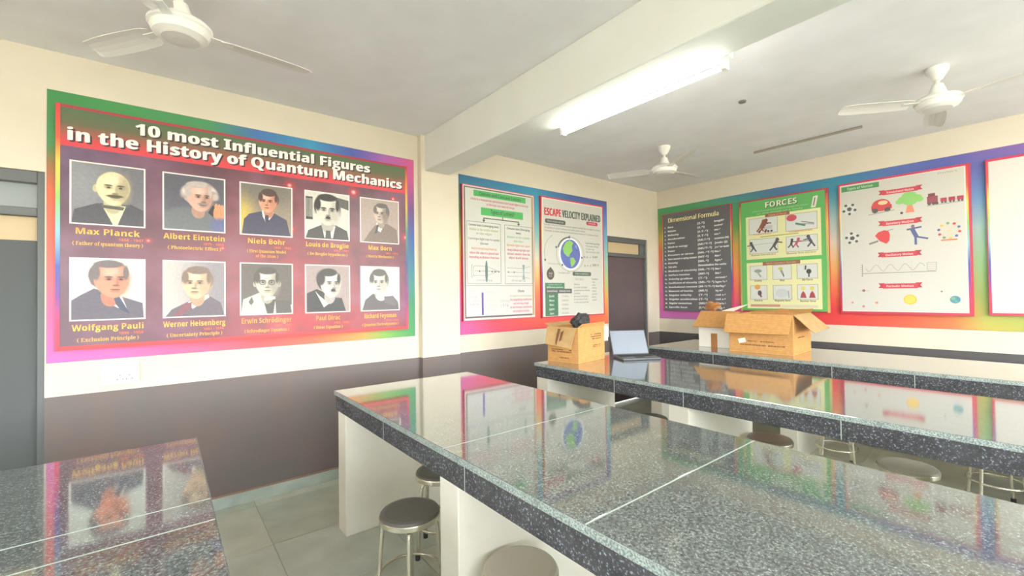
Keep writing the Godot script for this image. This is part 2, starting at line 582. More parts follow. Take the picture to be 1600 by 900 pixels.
# text with its baseline at y; h is the height of a capital; align 0 left, 0.5 centre, 1 right
func ptext(p: Print, s: String, x: float, y: float, h: float, c: Color, align := 0.0, fit := 0.0, face := "sans", c2 = null):
	p.s += 1
	var g := glyph(s, face)
	var e := glyph("H", face)
	var sy: float = h / (e.hi.y - e.lo.y)
	var w: float = g.hi.x - g.lo.x
	var sx: float = fit / w if fit > 0.0 else sy
	var x0 := x - align * w * sx
	var bottom: Color = c if c2 == null else c2
	var v: PackedVector2Array = g.v
	for k in range(0, v.size(), 3):
		var q := []
		var cc := []
		for j in 3:
			q.append(Vector2(x0 + (v[k + j].x - g.lo.x) * sx, y - (v[k + j].y - e.lo.y) * sy))
			cc.append(c.lerp(bottom, clampf((v[k + j].y - e.lo.y) * sy / h, 0.0, 1.0)))
		ptri(p, q[0], q[1], q[2], cc[0], cc[1], cc[2])

# a rainbow sheet: columns [u, [[v, colour], ...]] blended into each other
func rainbow(w: int, h: int, cols: Array) -> Image:
	var im := Image.create(w, h, true, Image.FORMAT_RGB8)
	var at := func(stops: Array, v: float) -> Color:
		for k in stops.size() - 1:
			if v <= stops[k + 1][0]:
				return stops[k][1].lerp(stops[k + 1][1], clampf((v - stops[k][0]) / maxf(stops[k + 1][0] - stops[k][0], 0.001), 0.0, 1.0))
		return stops[-1][1]
	for x in w:
		var u := (x + 0.5) / w
		var k := 0
		while k < cols.size() - 2 and u > cols[k + 1][0]: k += 1
		var f := clampf((u - cols[k][0]) / (cols[k + 1][0] - cols[k][0]), 0.0, 1.0)
		for y in h:
			var v := (y + 0.5) / h
			im.set_pixel(x, y, at.call(cols[k][1], v).lerp(at.call(cols[k + 1][1], v), f).lerp(col(160, 156, 156), 0.1))  # grey haze mixed into every printed colour
	im.generate_mipmaps()
	return im

func picture_mat(im: Image, rough := 0.34) -> StandardMaterial3D:
	var m := mat(Color.WHITE, rough, 0.0, 0.4)
	m.albedo_texture = ImageTexture.create_from_image(im)
	return m

# one rectangle with a picture on it
func picture(o: Vector3, u: Vector3, w: float, h: float, n: Vector3) -> SurfaceTool:
	var st := begin()
	var c := [o, o + u * w, o + u * w + Vector3(0, -h, 0), o + Vector3(0, -h, 0)]
	var t := [Vector2(0, 0), Vector2(1, 0), Vector2(1, 1), Vector2(0, 1)]
	var g: Vector3 = (c[1] - c[0]).cross(c[2] - c[0])
	for f in ([[0, 2, 1], [0, 3, 2]] if g.dot(n) > 0.0 else [[0, 1, 2], [0, 2, 3]]):
		for e in f:
			st.set_uv(t[e])
			st.set_normal(n)
			st.add_vertex(c[e])
	return st

# ---------------------------------------------------------------- portraits (generic faces)
func ell(im: Image, cx: float, cy: float, rx: float, ry: float, c: Color, soft := 0.06, a := 1.0):
	var s := float(im.get_width())
	var x0 := maxi(0, int((cx - rx * (1 + soft)) * s))
	var x1 := mini(im.get_width() - 1, int((cx + rx * (1 + soft)) * s) + 1)
	var y0 := maxi(0, int((cy - ry * (1 + soft)) * s))
	var y1 := mini(im.get_height() - 1, int((cy + ry * (1 + soft)) * s) + 1)
	for y in range(y0, y1 + 1):
		var dy := (y / s - cy) / ry
		for x in range(x0, x1 + 1):
			var dx := (x / s - cx) / rx
			var d := sqrt(dx * dx + dy * dy)
			if d < 1.0 + soft:
				var k := a * (1.0 - smoothstep(1.0 - soft, 1.0 + soft, d))
				im.set_pixel(x, y, c if k > 0.995 else im.get_pixel(x, y).lerp(c, k))

func fill(im: Image, pts: Array, c: Color):
	var s := float(im.get_width())
	var y0 := 1e9
	var y1 := -1e9
	for p in pts:
		y0 = minf(y0, p[1])
		y1 = maxf(y1, p[1])
	for y in range(maxi(0, int(y0 * s)), mini(im.get_height() - 1, int(y1 * s)) + 1):
		var v := (y + 0.5) / s
		var xs := []
		for k in pts.size():
			var a = pts[k]
			var b = pts[(k + 1) % pts.size()]
			if (a[1] > v) != (b[1] > v): xs.append(a[0] + (v - a[1]) / (b[1] - a[1]) * (b[0] - a[0]))
		xs.sort()
		for k in range(0, xs.size() - 1, 2):
			var a := clampi(int(xs[k] * s), 0, im.get_width())
			var b := clampi(int(xs[k + 1] * s), 0, im.get_width())
			if b > a: im.fill_rect(Rect2i(a, y, b - a, 1), c)

func dim(c: Color, k: float) -> Color:
	return Color(c.r * k, c.g * k, c.b * k)

# head of half-height s with features turned by t
func head(im: Image, cx: float, cy: float, s: float, skin: Color, hair: Color, t: float, o: Dictionary):
	var ink := dim(skin, 0.5)
	ell(im, cx - t * s * 0.15, cy + 0.95 * s, 0.40 * s, 0.55 * s, dim(skin, 0.82))
	for e in [-1.0, 1.0]:
		if e * t <= 0.05: ell(im, cx + e * 0.77 * s, cy + 0.08 * s, 0.12 * s, 0.22 * s, dim(skin, 0.88))
	if not o.get("bald", false):
		ell(im, cx - t * 0.25 * s, cy - 0.26 * s, 0.86 * s, 0.86 * s, hair, 0.05)
	if o.get("wild", false):
		for k in 14:
			var an := PI + k * PI / 13.0
			ell(im, cx + cos(an) * 0.85 * s, cy - 0.1 * s + sin(an) * 0.8 * s, 0.26 * s, 0.24 * s, dim(hair, 0.9 + 0.15 * ((k * 7) % 3)), 0.5)
	ell(im, cx, cy - 0.05 * s, 0.75 * s, 0.92 * s, skin, 0.05)
	ell(im, cx + t * s * 0.1, cy + 0.35 * s, 0.58 * s, 0.64 * s, skin, 0.08)
	ell(im, cx + 0.45 * s, cy + 0.05 * s, 0.34 * s, 0.80 * s, dim(skin, o.get("shade", 0.8)), 0.6, 0.8)
	ell(im, cx - 0.12 * s + t * 0.2 * s, cy - 0.45 * s, 0.36 * s, 0.26 * s, skin.lerp(Color(1, 1, 0.96), 0.3), 0.8, 0.8)
	if not o.get("bald", false):
		ell(im, cx - t * 0.3 * s, cy - 0.88 * s, 0.62 * s, o.get("top", 0.30) * s, hair, 0.15)
		ell(im, cx - 0.62 * s - t * 0.1 * s, cy - 0.40 * s, 0.18 * s, 0.42 * s, hair, 0.3)
		ell(im, cx + 0.64 * s - t * 0.1 * s, cy - 0.40 * s, 0.12 * s, 0.40 * s, hair, 0.3)
	var fx := cx + t * 0.32 * s
	for e in [-1.0, 1.0]:
		var k: float = 1.0 - 0.25 * maxf(0.0, e * t)
		ell(im, fx + e * 0.28 * s * k, cy - 0.05 * s, 0.17 * s * k, 0.10 * s, dim(skin, 0.68), 0.6, 0.9)
		ell(im, fx + e * 0.28 * s * k, cy - 0.17 * s, 0.18 * s * k, 0.045 * s, dim(hair, 0.8) if not o.get("wild", false) else ink, 0.4)
		ell(im, fx + e * 0.27 * s * k, cy - 0.04 * s, 0.075 * s, 0.05 * s, dim(skin, 0.34), 0.3)
	ell(im, fx + 0.07 * s + t * 0.05 * s, cy + 0.12 * s, 0.06 * s, 0.24 * s, dim(skin, 0.75), 0.7, 0.8)
	ell(im, fx + t * 0.08 * s, cy + 0.31 * s, 0.15 * s, 0.055 * s, dim(skin, 0.6), 0.5)
	ell(im, fx, cy + 0.55 * s, 0.22 * s, 0.045 * s, dim(skin, 0.55), 0.4)
	ell(im, fx, cy + 0.66 * s, 0.18 * s, 0.04 * s, dim(skin, 0.8), 0.6)
	if o.has("moustache"): ell(im, fx, cy + 0.45 * s, o.moustache * s, 0.085 * s, dim(hair, 0.75), 0.3)
	if o.get("glasses", false):
		for e in [-1.0, 1.0]:
			for k in 22:
				var an := TAU * k / 22.0
				ell(im, fx + e * 0.29 * s + cos(an) * 0.19 * s, cy - 0.04 * s + sin(an) * 0.16 * s, 0.026 * s, 0.026 * s, col(60, 58, 55), 0.3)

func portrait(n: int) -> Image:
	var im := Image.create(400, 442, false, Image.FORMAT_RGB8)
	var bg: Color = [col(116, 116, 124), col(98, 98, 108), col(150, 138, 124), col(214, 212, 204), col(172, 156, 148), col(208, 214, 208), col(194, 190, 186), col(102, 96, 92), col(164, 148, 146), col(216, 216, 208)][n]
	im.fill(bg)
	match n:
		0:
			ell(im, 0.1, 0.3, 0.45, 0.6, col(146, 148, 154), 0.9)
			fill(im, [[0.0, 1.11], [0.04, 0.86], [0.34, 0.72], [0.82, 0.70], [1.0, 0.80], [1.0, 1.11]], col(84, 84, 92))
			fill(im, [[0.40, 0.74], [0.74, 0.74], [0.62, 1.11], [0.56, 1.11]], col(236, 228, 184))
			head(im, 0.56, 0.42, 0.32, col(230, 216, 176), col(120, 112, 84), 0.2, {"bald": true, "moustache": 0.36, "shade": 0.7})
			fill(im, [[0.38, 0.74], [0.72, 0.76], [0.70, 0.82], [0.42, 0.80]], col(92, 92, 88))
		1:
			ell(im, 0.45, 1.05, 0.62, 0.42, col(112, 116, 122), 0.15)
			head(im, 0.58, 0.42, 0.29, col(216, 172, 156), col(186, 176, 172), 0.55, {"wild": true, "moustache": 0.30, "top": 0.22})
			fill(im, [[0.72, 0.72], [0.80, 0.56], [0.88, 0.60], [0.80, 0.80]], col(64, 62, 66))
			ell(im, 0.91, 0.72, 0.10, 0.17, col(224, 150, 112), 0.1)
			for k in 3: ell(im, 0.86 + k * 0.055, 0.58 + k * 0.01, 0.03, 0.07, col(218, 152, 122), 0.2)
			ell(im, 0.92, 0.98, 0.16, 0.16, col(104, 110, 150), 0.4)
		2:
			ell(im, 0.5, 0.05, 0.7, 0.35, col(124, 120, 112), 0.8)
			ell(im, 0.02, 0.8, 0.2, 0.4, col(214, 186, 96), 0.9)
			fill(im, [[0.02, 1.11], [0.06, 0.78], [0.16, 0.66], [0.40, 0.58], [0.64, 0.60], [0.90, 0.74], [0.98, 1.11]], col(80, 78, 98))
			fill(im, [[0.40, 0.56], [0.64, 0.58], [0.62, 0.66], [0.49, 0.84], [0.42, 0.70]], col(238, 236, 234))
			head(im, 0.52, 0.36, 0.24, col(228, 160, 132), col(92, 76, 74), -0.3, {"shade": 0.82, "top": 0.36})
			fill(im, [[0.46, 0.66], [0.53, 0.66], [0.54, 0.80], [0.49, 0.84], [0.46, 0.76]], col(70, 68, 84))
		3:
			fill(im, [[0.0, 0.12], [0.16, 0.12], [0.16, 0.66], [0.0, 0.66]], col(76, 76, 76))
			for k in 5: fill(im, [[0.02 + k * 0.03, 0.16], [0.035 + k * 0.03, 0.16], [0.035 + k * 0.03, 0.6], [0.02 + k * 0.03, 0.6]], col(186, 184, 176))
			fill(im, [[0.66, 0.06], [1.0, 0.12], [1.0, 0.36], [0.72, 0.28]], col(96, 96, 94))
			fill(im, [[0.0, 1.11], [0.06, 0.92], [0.34, 0.78], [0.70, 0.76], [0.96, 0.88], [1.0, 1.11]], col(84, 84, 84))
			fill(im, [[0.36, 0.76], [0.68, 0.78], [0.62, 1.08], [0.42, 1.08]], col(222, 222, 216))
			head(im, 0.50, 0.42, 0.36, col(214, 210, 198), col(70, 68, 68), 0.05, {"moustache": 0.16, "shade": 0.86, "top": 0.24})
			fill(im, [[0.46, 0.90], [0.56, 0.90], [0.58, 1.11], [0.44, 1.11]], col(86, 86, 86))
		4:
			fill(im, [[0.06, 1.11], [0.22, 0.86], [0.38, 0.66], [0.70, 0.60], [0.96, 0.74], [1.0, 1.11]], col(128, 114, 108))
			fill(im, [[0.40, 0.60], [0.62, 0.60], [0.52, 0.84], [0.44, 0.80]], col(238, 234, 230))
			head(im, 0.52, 0.36, 0.25, col(196, 178, 168), col(96, 92, 92), -0.4, {"shade": 0.6, "top": 0.26})
			fill(im, [[0.42, 0.64], [0.47, 0.66], [0.42, 0.86], [0.36, 0.88]], col(78, 76, 76))
		5:
			fill(im, [[0.0, 1.11], [0.0, 0.76], [0.12, 0.66], [0.30, 0.54], [0.70, 0.70], [0.98, 0.82], [1.0, 1.11]], col(96, 92, 106))
			fill(im, [[0.38, 0.66], [0.68, 0.68], [0.78, 1.0], [0.70, 0.96], [0.54, 0.84]], col(240, 242, 246))
			head(im, 0.54, 0.38, 0.33, col(226, 146, 122), col(112, 104, 106), 0.45, {"shade": 0.92, "top": 0.20})
			fill(im, [[0.57, 0.72], [0.65, 0.70], [0.80, 1.02], [0.66, 0.94], [0.60, 0.84]], col(72, 76, 98))
		6:
			ell(im, 1.0, 0.4, 0.6, 0.9, col(142, 138, 144), 0.7)
			fill(im, [[0.02, 1.11], [0.12, 0.96], [0.40, 0.80], [0.72, 0.68], [0.94, 0.84], [1.0, 1.11]], col(106, 98, 108))
			fill(im, [[0.38, 0.82], [0.72, 0.66], [0.74, 0.72], [0.46, 0.96]], col(238, 236, 236))
			head(im, 0.52, 0.44, 0.31, col(220, 186, 154), col(124, 106, 96), -0.3, {"shade": 0.84, "top": 0.26})
			fill(im, [[0.30, 0.86], [0.44, 0.82], [0.44, 0.94], [0.24, 1.11], [0.14, 1.11]], col(130, 86, 96))
		7:
			fill(im, [[0.0, 1.11], [0.04, 0.78], [0.34, 0.64], [0.60, 0.82], [0.72, 0.84], [1.0, 0.92], [1.0, 1.11]], col(206, 202, 190))
			fill(im, [[0.66, 0.82], [0.96, 0.82], [1.0, 1.11], [0.68, 1.11]], col(92, 90, 86))
			fill(im, [[0.14, 0.84], [0.20, 0.72], [0.24, 0.84], [0.18, 0.92], [0.24, 1.0]], col(104, 100, 96))
			fill(im, [[0.42, 0.78], [0.66, 0.80], [0.62, 1.11], [0.50, 1.11]], col(84, 80, 78))
			head(im, 0.50, 0.42, 0.31, col(200, 194, 178), col(84, 80, 76), 0.0, {"glasses": true, "shade": 0.74, "top": 0.26})
			fill(im, [[0.44, 0.74], [0.66, 0.72], [0.66, 0.78], [0.44, 0.82]], col(226, 222, 212))
		8:
			fill(im, [[0.02, 1.11], [0.02, 0.66], [0.24, 0.56], [0.66, 0.76], [0.82, 0.78], [0.92, 1.11]], col(64, 66, 68))
			fill(im, [[0.20, 0.60], [0.30, 0.72], [0.44, 0.84], [0.56, 0.88], [0.40, 1.0]], col(228, 224, 218))
			head(im, 0.56, 0.44, 0.32, col(214, 208, 200), col(66, 64, 64), 0.55, {"moustache": 0.17, "shade": 0.8, "top": 0.30})
			ell(im, 0.33, 0.30, 0.10, 0.16, col(66, 64, 64), 0.3)
		_:
			fill(im, [[0.02, 1.11], [0.10, 0.84], [0.30, 0.68], [0.62, 0.80], [0.98, 0.92], [1.0, 1.11]], col(98, 94, 98))
			head(im, 0.46, 0.40, 0.30, col(214, 208, 198), col(96, 92, 92), -0.1, {"shade": 0.84, "top": 0.32})
			ell(im, 0.52, 0.76, 0.13, 0.11, col(218, 212, 204), 0.15)
			for k in 4: ell(im, 0.43 + k * 0.055, 0.70 + k * 0.012, 0.022, 0.08, col(206, 200, 192), 0.3)
			fill(im, [[0.60, 0.76], [0.84, 0.74], [0.98, 0.90], [0.90, 1.02], [0.60, 0.92]], col(112, 106, 112))
	im.resize(116, 128, Image.INTERPOLATE_LANCZOS)
	im.resize(232, 256, Image.INTERPOLATE_CUBIC)
	var nz := noise(200 + n, 0.05, 4)
	for y in 256:
		for x in 232:
			im.set_pixel(x, y, dim(im.get_pixel(x, y), 1.0 + 0.05 * nz.get_noise_2d(x, y)))
	im.generate_mipmaps()
	return im

# ---------------------------------------------------------------- boards on the walls
func board(called: String, label: String, category: String, group: String, o: Vector3, u: Vector3, n: Vector3, w: float, h: float, depth: float, side: Material) -> Dictionary:
	var base := o + u * w * 0.5 + Vector3(0, -h, 0)
	var t := thing(called, label, category, base, 0.0, group)
	var tl := -u * w * 0.5 + Vector3(0, h, 0)
	var a := tl + Vector3(0, -h, 0)
	var b := tl + u * w + n * depth
	var st := begin()
	bx(st, Vector3(minf(a.x, b.x), minf(a.y, b.y), minf(a.z, b.z)), Vector3(maxf(a.x, b.x), maxf(a.y, b.y), maxf(a.z, b.z)), minf(0.002, depth * 0.3))
	part("backing_sheet" if depth < 0.01 else "board", st, side, t)
	return {"t": t, "tl": tl + n * (depth + 0.0006), "u": u, "n": n}

func rainbow_board(label: String, o: Vector3, u: Vector3, n: Vector3, w: float, h: float, cols: Array):
	var b := board("rainbow_banner", label, "banner", "rainbow backing sheets behind the posters", o, u, n, w, h, 0.004, M.white_paper)
	part("rainbow_print", picture(b.tl, u, w, h, n), picture_mat(rainbow(288, 200, cols), 0.4), b.t)

func lines(p: Print, x: float, y: float, w: float, n: int, gap: float, h: float, c: Color, words: Array):
	for k in n:
		ptext(p, words[k % words.size()], x, y + k * gap, h, c, 0.0, w * [1.0, 0.92, 0.97, 0.6, 0.86][k % 5])

func build_banners():
	var LU := Vector3(0, 0, -1)
	var LN := Vector3(1, 0, 0)
	var BU := Vector3(1, 0, 0)
	var BN := Vector3(0, 0, 1)
	var green := col(74, 150, 88)
	# rainbow sheets
	rainbow_board("rainbow edged backing sheet round the big red portrait board", Vector3(0.003, 2.796, 6.412), LU, LN, 2.402, 1.659, [
		[0.0, [[0.0, col(60, 140, 78)], [0.2, col(74, 150, 92)], [0.27, col(160, 120, 70)], [0.38, col(240, 104, 72)], [0.6, col(246, 112, 96)], [0.8, col(236, 106, 160)], [1.0, col(190, 106, 190)]]],
		[0.14, [[0.0, col(66, 150, 82)], [0.1, green], [0.9, col(226, 96, 150)], [1.0, col(206, 104, 184)]]],
		[0.34, [[0.0, col(72, 150, 104)], [0.1, green], [0.9, col(230, 70, 84)], [1.0, col(234, 96, 140)]]],
		[0.46, [[0.0, col(70, 116, 186)], [0.1, col(70, 130, 190)], [0.9, col(228, 70, 76)], [1.0, col(238, 88, 96)]]],
		[0.62, [[0.0, col(58, 150, 196)], [0.1, col(66, 170, 206)], [0.9, col(222, 88, 70)], [1.0, col(232, 110, 84)]]],
		[0.76, [[0.0, col(78, 96, 180)], [0.1, col(80, 100, 190)], [0.9, col(220, 150, 80)], [1.0, col(226, 150, 84)]]],
		[0.88, [[0.0, col(170, 104, 190)], [0.1, col(190, 100, 180)], [0.9, col(150, 180, 80)], [1.0, col(120, 178, 84)]]],
		[1.0, [[0.0, col(222, 92, 150)], [0.12, col(204, 88, 150)], [0.28, col(110, 74, 140)], [0.45, col(56, 100, 176)], [0.68, col(52, 136, 150)], [0.82, col(54, 144, 110)], [1.0, col(66, 156, 96)]]]])
	rainbow_board("rainbow edged backing sheet behind the lens and escape velocity posters", Vector3(0.003, 2.747, 3.532), LU, LN, 2.335, 1.636, [
		[0.0, [[0.0, col(48, 112, 156)], [0.1, col(70, 132, 140)], [0.22, col(84, 146, 90)], [0.42, col(196, 190, 90)], [0.6, col(238, 130, 90)], [0.75, col(222, 96, 160)], [1.0, col(216, 92, 170)]]],
		[0.2, [[0.0, col(56, 124, 166)], [0.1, col(60, 140, 180)], [0.9, col(236, 90, 100)], [1.0, col(234, 88, 120)]]],
		[0.455, [[0.0, col(58, 150, 190)], [0.12, col(70, 170, 200)], [0.35, col(150, 206, 196)], [0.5, col(214, 222, 190)], [0.62, col(238, 196, 120)], [0.75, col(240, 130, 90)], [1.0, col(234, 84, 82)]]],
		[0.7, [[0.0, col(74, 104, 166)], [0.1, col(70, 120, 190)], [0.9, col(230, 80, 84)], [1.0, col(236, 92, 84)]]],
		[1.0, [[0.0, col(84, 92, 160)], [0.12, col(90, 130, 200)], [0.3, col(110, 184, 216)], [0.5, col(156, 210, 190)], [0.68, col(190, 206, 120)], [0.8, col(236, 170, 84)], [1.0, col(234, 110, 76)]]]])
	rainbow_board("long rainbow edged backing sheet behind the formula, forces and motion posters", Vector3(0.012, 2.777, 0), BU, BN, 4.6, 1.647, [
		[0.0, [[0.0, col(72, 166, 110)], [0.12, col(90, 160, 80)], [0.28, col(206, 170, 74)], [0.4, col(238, 110, 80)], [0.6, col(238, 106, 120)], [0.78, col(226, 104, 170)], [1.0, col(196, 108, 190)]]],
		[0.13, [[0.0, col(84, 160, 110)], [0.1, col(80, 160, 100)], [0.9, col(216, 110, 180)], [1.0, col(210, 118, 194)]]],
		[0.252, [[0.0, col(72, 140, 160)], [0.08, col(80, 170, 120)], [0.24, col(96, 170, 90)], [0.4, col(214, 180, 90)], [0.6, col(244, 160, 84)], [0.8, col(238, 110, 110)], [0.9, col(222, 88, 140)], [1.0, col(224, 80, 120)]]],
		[0.37, [[0.0, col(76, 120, 168)], [0.1, col(70, 120, 170)], [0.9, col(224, 66, 76)], [1.0, col(226, 66, 76)]]],
		[0.484, [[0.0, col(52, 140, 176)], [0.1, col(66, 160, 184)], [0.28, col(168, 206, 200)], [0.44, col(232, 226, 206)], [0.6, col(240, 190, 110)], [0.76, col(238, 120, 80)], [0.9, col(226, 64, 66)], [1.0, col(228, 66, 66)]]],
		[0.6, [[0.0, col(84, 112, 182)], [0.1, col(90, 110, 184)], [0.9, col(228, 84, 66)], [1.0, col(234, 98, 76)]]],
		[0.68, [[0.0, col(90, 98, 178)], [0.1, col(90, 98, 180)], [0.9, col(222, 120, 74)], [1.0, col(222, 128, 80)]]],
		[0.728, [[0.0, col(116, 94, 172)], [0.1, col(96, 110, 190)], [0.25, col(104, 160, 214)], [0.42, col(166, 214, 206)], [0.62, col(144, 206, 140)], [0.8, col(150, 190, 100)], [1.0, col(196, 180, 84)]]],
		[1.0, [[0.0, col(170, 96, 160)], [0.5, col(206, 110, 120)], [1.0, col(120, 180, 90)]]]])
	portrait_board(Vector3(0.0085, 2.71, 6.37), LU, LN)
	lens_poster(Vector3(0.0085, 2.645, 3.498), LU, LN)
	escape_poster(Vector3(0.0085, 2.665, 2.425), LU, LN)
	formula_poster(Vector3(0.1, 2.67, 0.006), BU, BN)
	forces_poster(Vector3(1.221, 2.668, 0.006), BU, BN)
	motion_poster(Vector3(2.283, 2.676, 0.006), BU, BN)
	blank_poster(Vector3(3.388, 2.676, 0.006), BU, BN)

func edge_stops() -> Array:
	return [[0.0, col(226, 66, 78)], [0.14, col(238, 96, 70)], [0.24, col(246, 210, 90)], [0.38, col(150, 206, 110)], [0.52, col(140, 200, 220)], [0.66, col(70, 90, 180)], [0.78, col(120, 70, 160)], [0.88, col(200, 60, 110)], [1.0, col(222, 62, 74)]]

func portrait_board(o: Vector3, u: Vector3, n: Vector3):
	var w := 2.275
	var h := 1.5
	var b := board("portrait_board", "big red board with ten framed portraits and a white two-line title", "poster", "", o, u, n, w, h, 0.034, M.panel_side)
	# ground: dark violet at the top left through maroon to red, small red stars
	var im := rainbow(320, 220, [
		[0.0, [[0.0, col(104, 84, 116)], [0.3, col(112, 92, 122)], [0.5, col(104, 74, 92)], [1.0, col(102, 70, 88)]]],
		[0.3, [[0.0, col(98, 80, 94)], [0.4, col(124, 76, 88)], [0.7, col(128, 70, 82)], [1.0, col(112, 68, 84)]]],
		[0.55, [[0.0, col(112, 82, 92)], [0.5, col(146, 74, 82)], [0.8, col(178, 68, 74)], [1.0, col(190, 62, 70)]]],
		[0.8, [[0.0, col(104, 84, 100)], [0.35, col(124, 86, 98)], [0.7, col(142, 70, 80)], [1.0, col(168, 62, 70)]]],
		[1.0, [[0.0, col(94, 76, 92)], [0.5, col(124, 66, 82)], [0.85, col(128, 76, 110)], [1.0, col(150, 66, 80)]]]])
	var nz := noise(5, 0.02, 4)
	for y in 220:
		for x in 320:
			var c := im.get_pixel(x, y)
			var k := nz.get_noise_2d(x, y)
			im.set_pixel(x, y, c.lerp(col(150, 112, 140), clampf(k * 0.7, 0.0, 0.4)).lerp(col(86, 66, 76), clampf(-k * 0.7, 0.0, 0.4)))
	for s in [[250, 44, 5], [98, 75, 6], [180, 46, 4], [317, 96, 4], [92, 88, 3], [300, 46, 3], [182, 96, 3], [60, 118, 2], [118, 122, 2], [206, 84, 2], [264, 100, 2]]:
		ell(im, s[0] / 320.0, s[1] / 320.0, s[2] / 320.0 * 1.1, s[2] / 320.0 * 1.1, col(226, 66, 70), 0.9, 0.7)
		ell(im, s[0] / 320.0, s[1] / 320.0, s[2] / 800.0, s[2] / 800.0, col(246, 206, 200), 0.9)
	part("starry_ground", picture(b.tl, u, w, h, n), picture_mat(im, 0.28), b.t)
	# rim and title band
	var p := sheet_print(b.tl, u, n)
	p.k = 1
	pgrad(p, 0.018, 0.018, w - 0.036, 0.235, [[0.0, col(84, 112, 82)], [0.4, col(106, 104, 80)], [0.66, col(170, 92, 78)], [0.85, col(222, 74, 82)], [1.0, col(226, 72, 84)]])
	prect(p, 0, 0, w, 0.018, col(176, 64, 76))
	prect(p, 0, h - 0.026, w, 0.026, col(226, 66, 72))
	p.k = 2
	pgrad(p, 0, 0, 0.02, h, edge_stops())
	pgrad(p, w - 0.02, 0, 0.02, h, [[0.0, col(190, 64, 70)], [0.1, col(240, 140, 70)], [0.25, col(226, 200, 90)], [0.4, col(90, 160, 120)], [0.6, col(70, 100, 170)], [0.8, col(150, 70, 140)], [1.0, col(222, 70, 86)]])
	part("rim_print", p.st, M.print, b.t)
	var t := sheet_print(b.tl, u, n)
	for s in [[2, 0.009, 0.009, col(70, 56, 60)], [4, 0.0, 0.0, col(250, 250, 248)]]:
		t.k = s[0]
		ptext(t, "10 most Influential Figures", 0.365 + s[1], 0.116 + s[2], 0.074, s[3], 0.0, 1.555, "sansbold")
		ptext(t, "in the History of Quantum Mechanics", 0.05 + s[1], 0.216 + s[2], 0.078, s[3], 0.0, 2.165, "sansbold")
		# a second stroke a hair to the side makes the letters as heavy as in the photograph
		t.k += 1
		ptext(t, "10 most Influential Figures", 0.371 + s[1], 0.114 + s[2], 0.074, s[3], 0.0, 1.555, "sansbold")
		ptext(t, "in the History of Quantum Mechanics", 0.056 + s[1], 0.214 + s[2], 0.078, s[3], 0.0, 2.165, "sansbold")
	part("title_lettering", t.st, M.print, b.t)
	var who := [["Max Planck", "1858 - 1947", "( Father of quantum theory )", ""], ["Albert Einstein", "1879 - 1955", "( Photoelectric Effect )", ""], ["Niels Bohr", "1885 - 1962", "( First Quantum Model", "of the Atom )"], ["Louis de Broglie", "1892 - 1987", "( De Broglie hypothesis )", ""], ["Max Born", "1882 - 1970", "( Matrix Mechanics )", ""], ["Wolfgang Pauli", "1900 - 1958", "( Exclusion Principle )", ""], ["Werner Heisenberg", "1901 - 1976", "( Uncertainty Principle )", ""], ["Erwin Schrödinger", "1887 - 1961", "( Schrodinger Equation )", ""], ["Paul Dirac", "1902 - 1984", "( Dirac Equation )", ""], ["Richard Feynman", "1918 - 1988", "( Quantum Electrodynamics )", ""]]
	var looks := ["bald man with moustache in dark suit, pale collar", "white-haired man with raised hand on dark ground", "young man in dark suit on brown ground", "dark-haired man with books behind him", "man half in shade on sepia ground", "red-faced man in grey suit on white ground", "man with striped tie on pale ground", "man with round glasses and bow tie", "man with moustache and black coat", "man with hand at his chin on white ground"]
	for k in 10:
		var x: float = 0.06 + 0.4435 * (k % 5)
		var y: float = 0.335 if k < 5 else 0.932
		var m := picture_mat(portrait(k), 0.3)
		var q := part("portrait", picture(b.tl + u * (x + 0.008) + Vector3(0, -y - 0.008, 0) + n * 0.0014, u, 0.340, 0.376, n), m, b.t)
		q.set_meta("label", looks[k])
		var f := sheet_print(b.tl, u, n)
		f.k = 3
		pframe(f, x, y, 0.356, 0.392, 0.0085, col(244, 236, 232))
		var c1: Color = col(250, 206, 78) if k != 7 and k != 8 else col(248, 168, 84)
		var c2: Color = col(244, 160, 76)
		var yn: float = y + 0.452
		var nw: float = [0.30, 0.345, 0.25, 0.335, 0.21, 0.335, 0.35, 0.335, 0.19, 0.29][k]
		ptext(f, who[k][0], x + 0.178, yn, 0.038, c1, 0.5, nw, "sansbold", c2)
		ptext(f, who[k][1], x + 0.345, yn + 0.033, 0.017, col(236, 110, 74), 1.0, 0.0, "sansbold")
		ptext(f, who[k][2], x + 0.178, yn + 0.068, 0.022, col(244, 186, 74), 0.5, minf(0.33, 0.0125 * who[k][2].length()), "serifbold")
		if who[k][3]: ptext(f, who[k][3], x + 0.178, yn + 0.104, 0.022, col(244, 150, 76), 0.5, 0.15, "serifbold")
		part("caption", f.st, M.print, b.t)

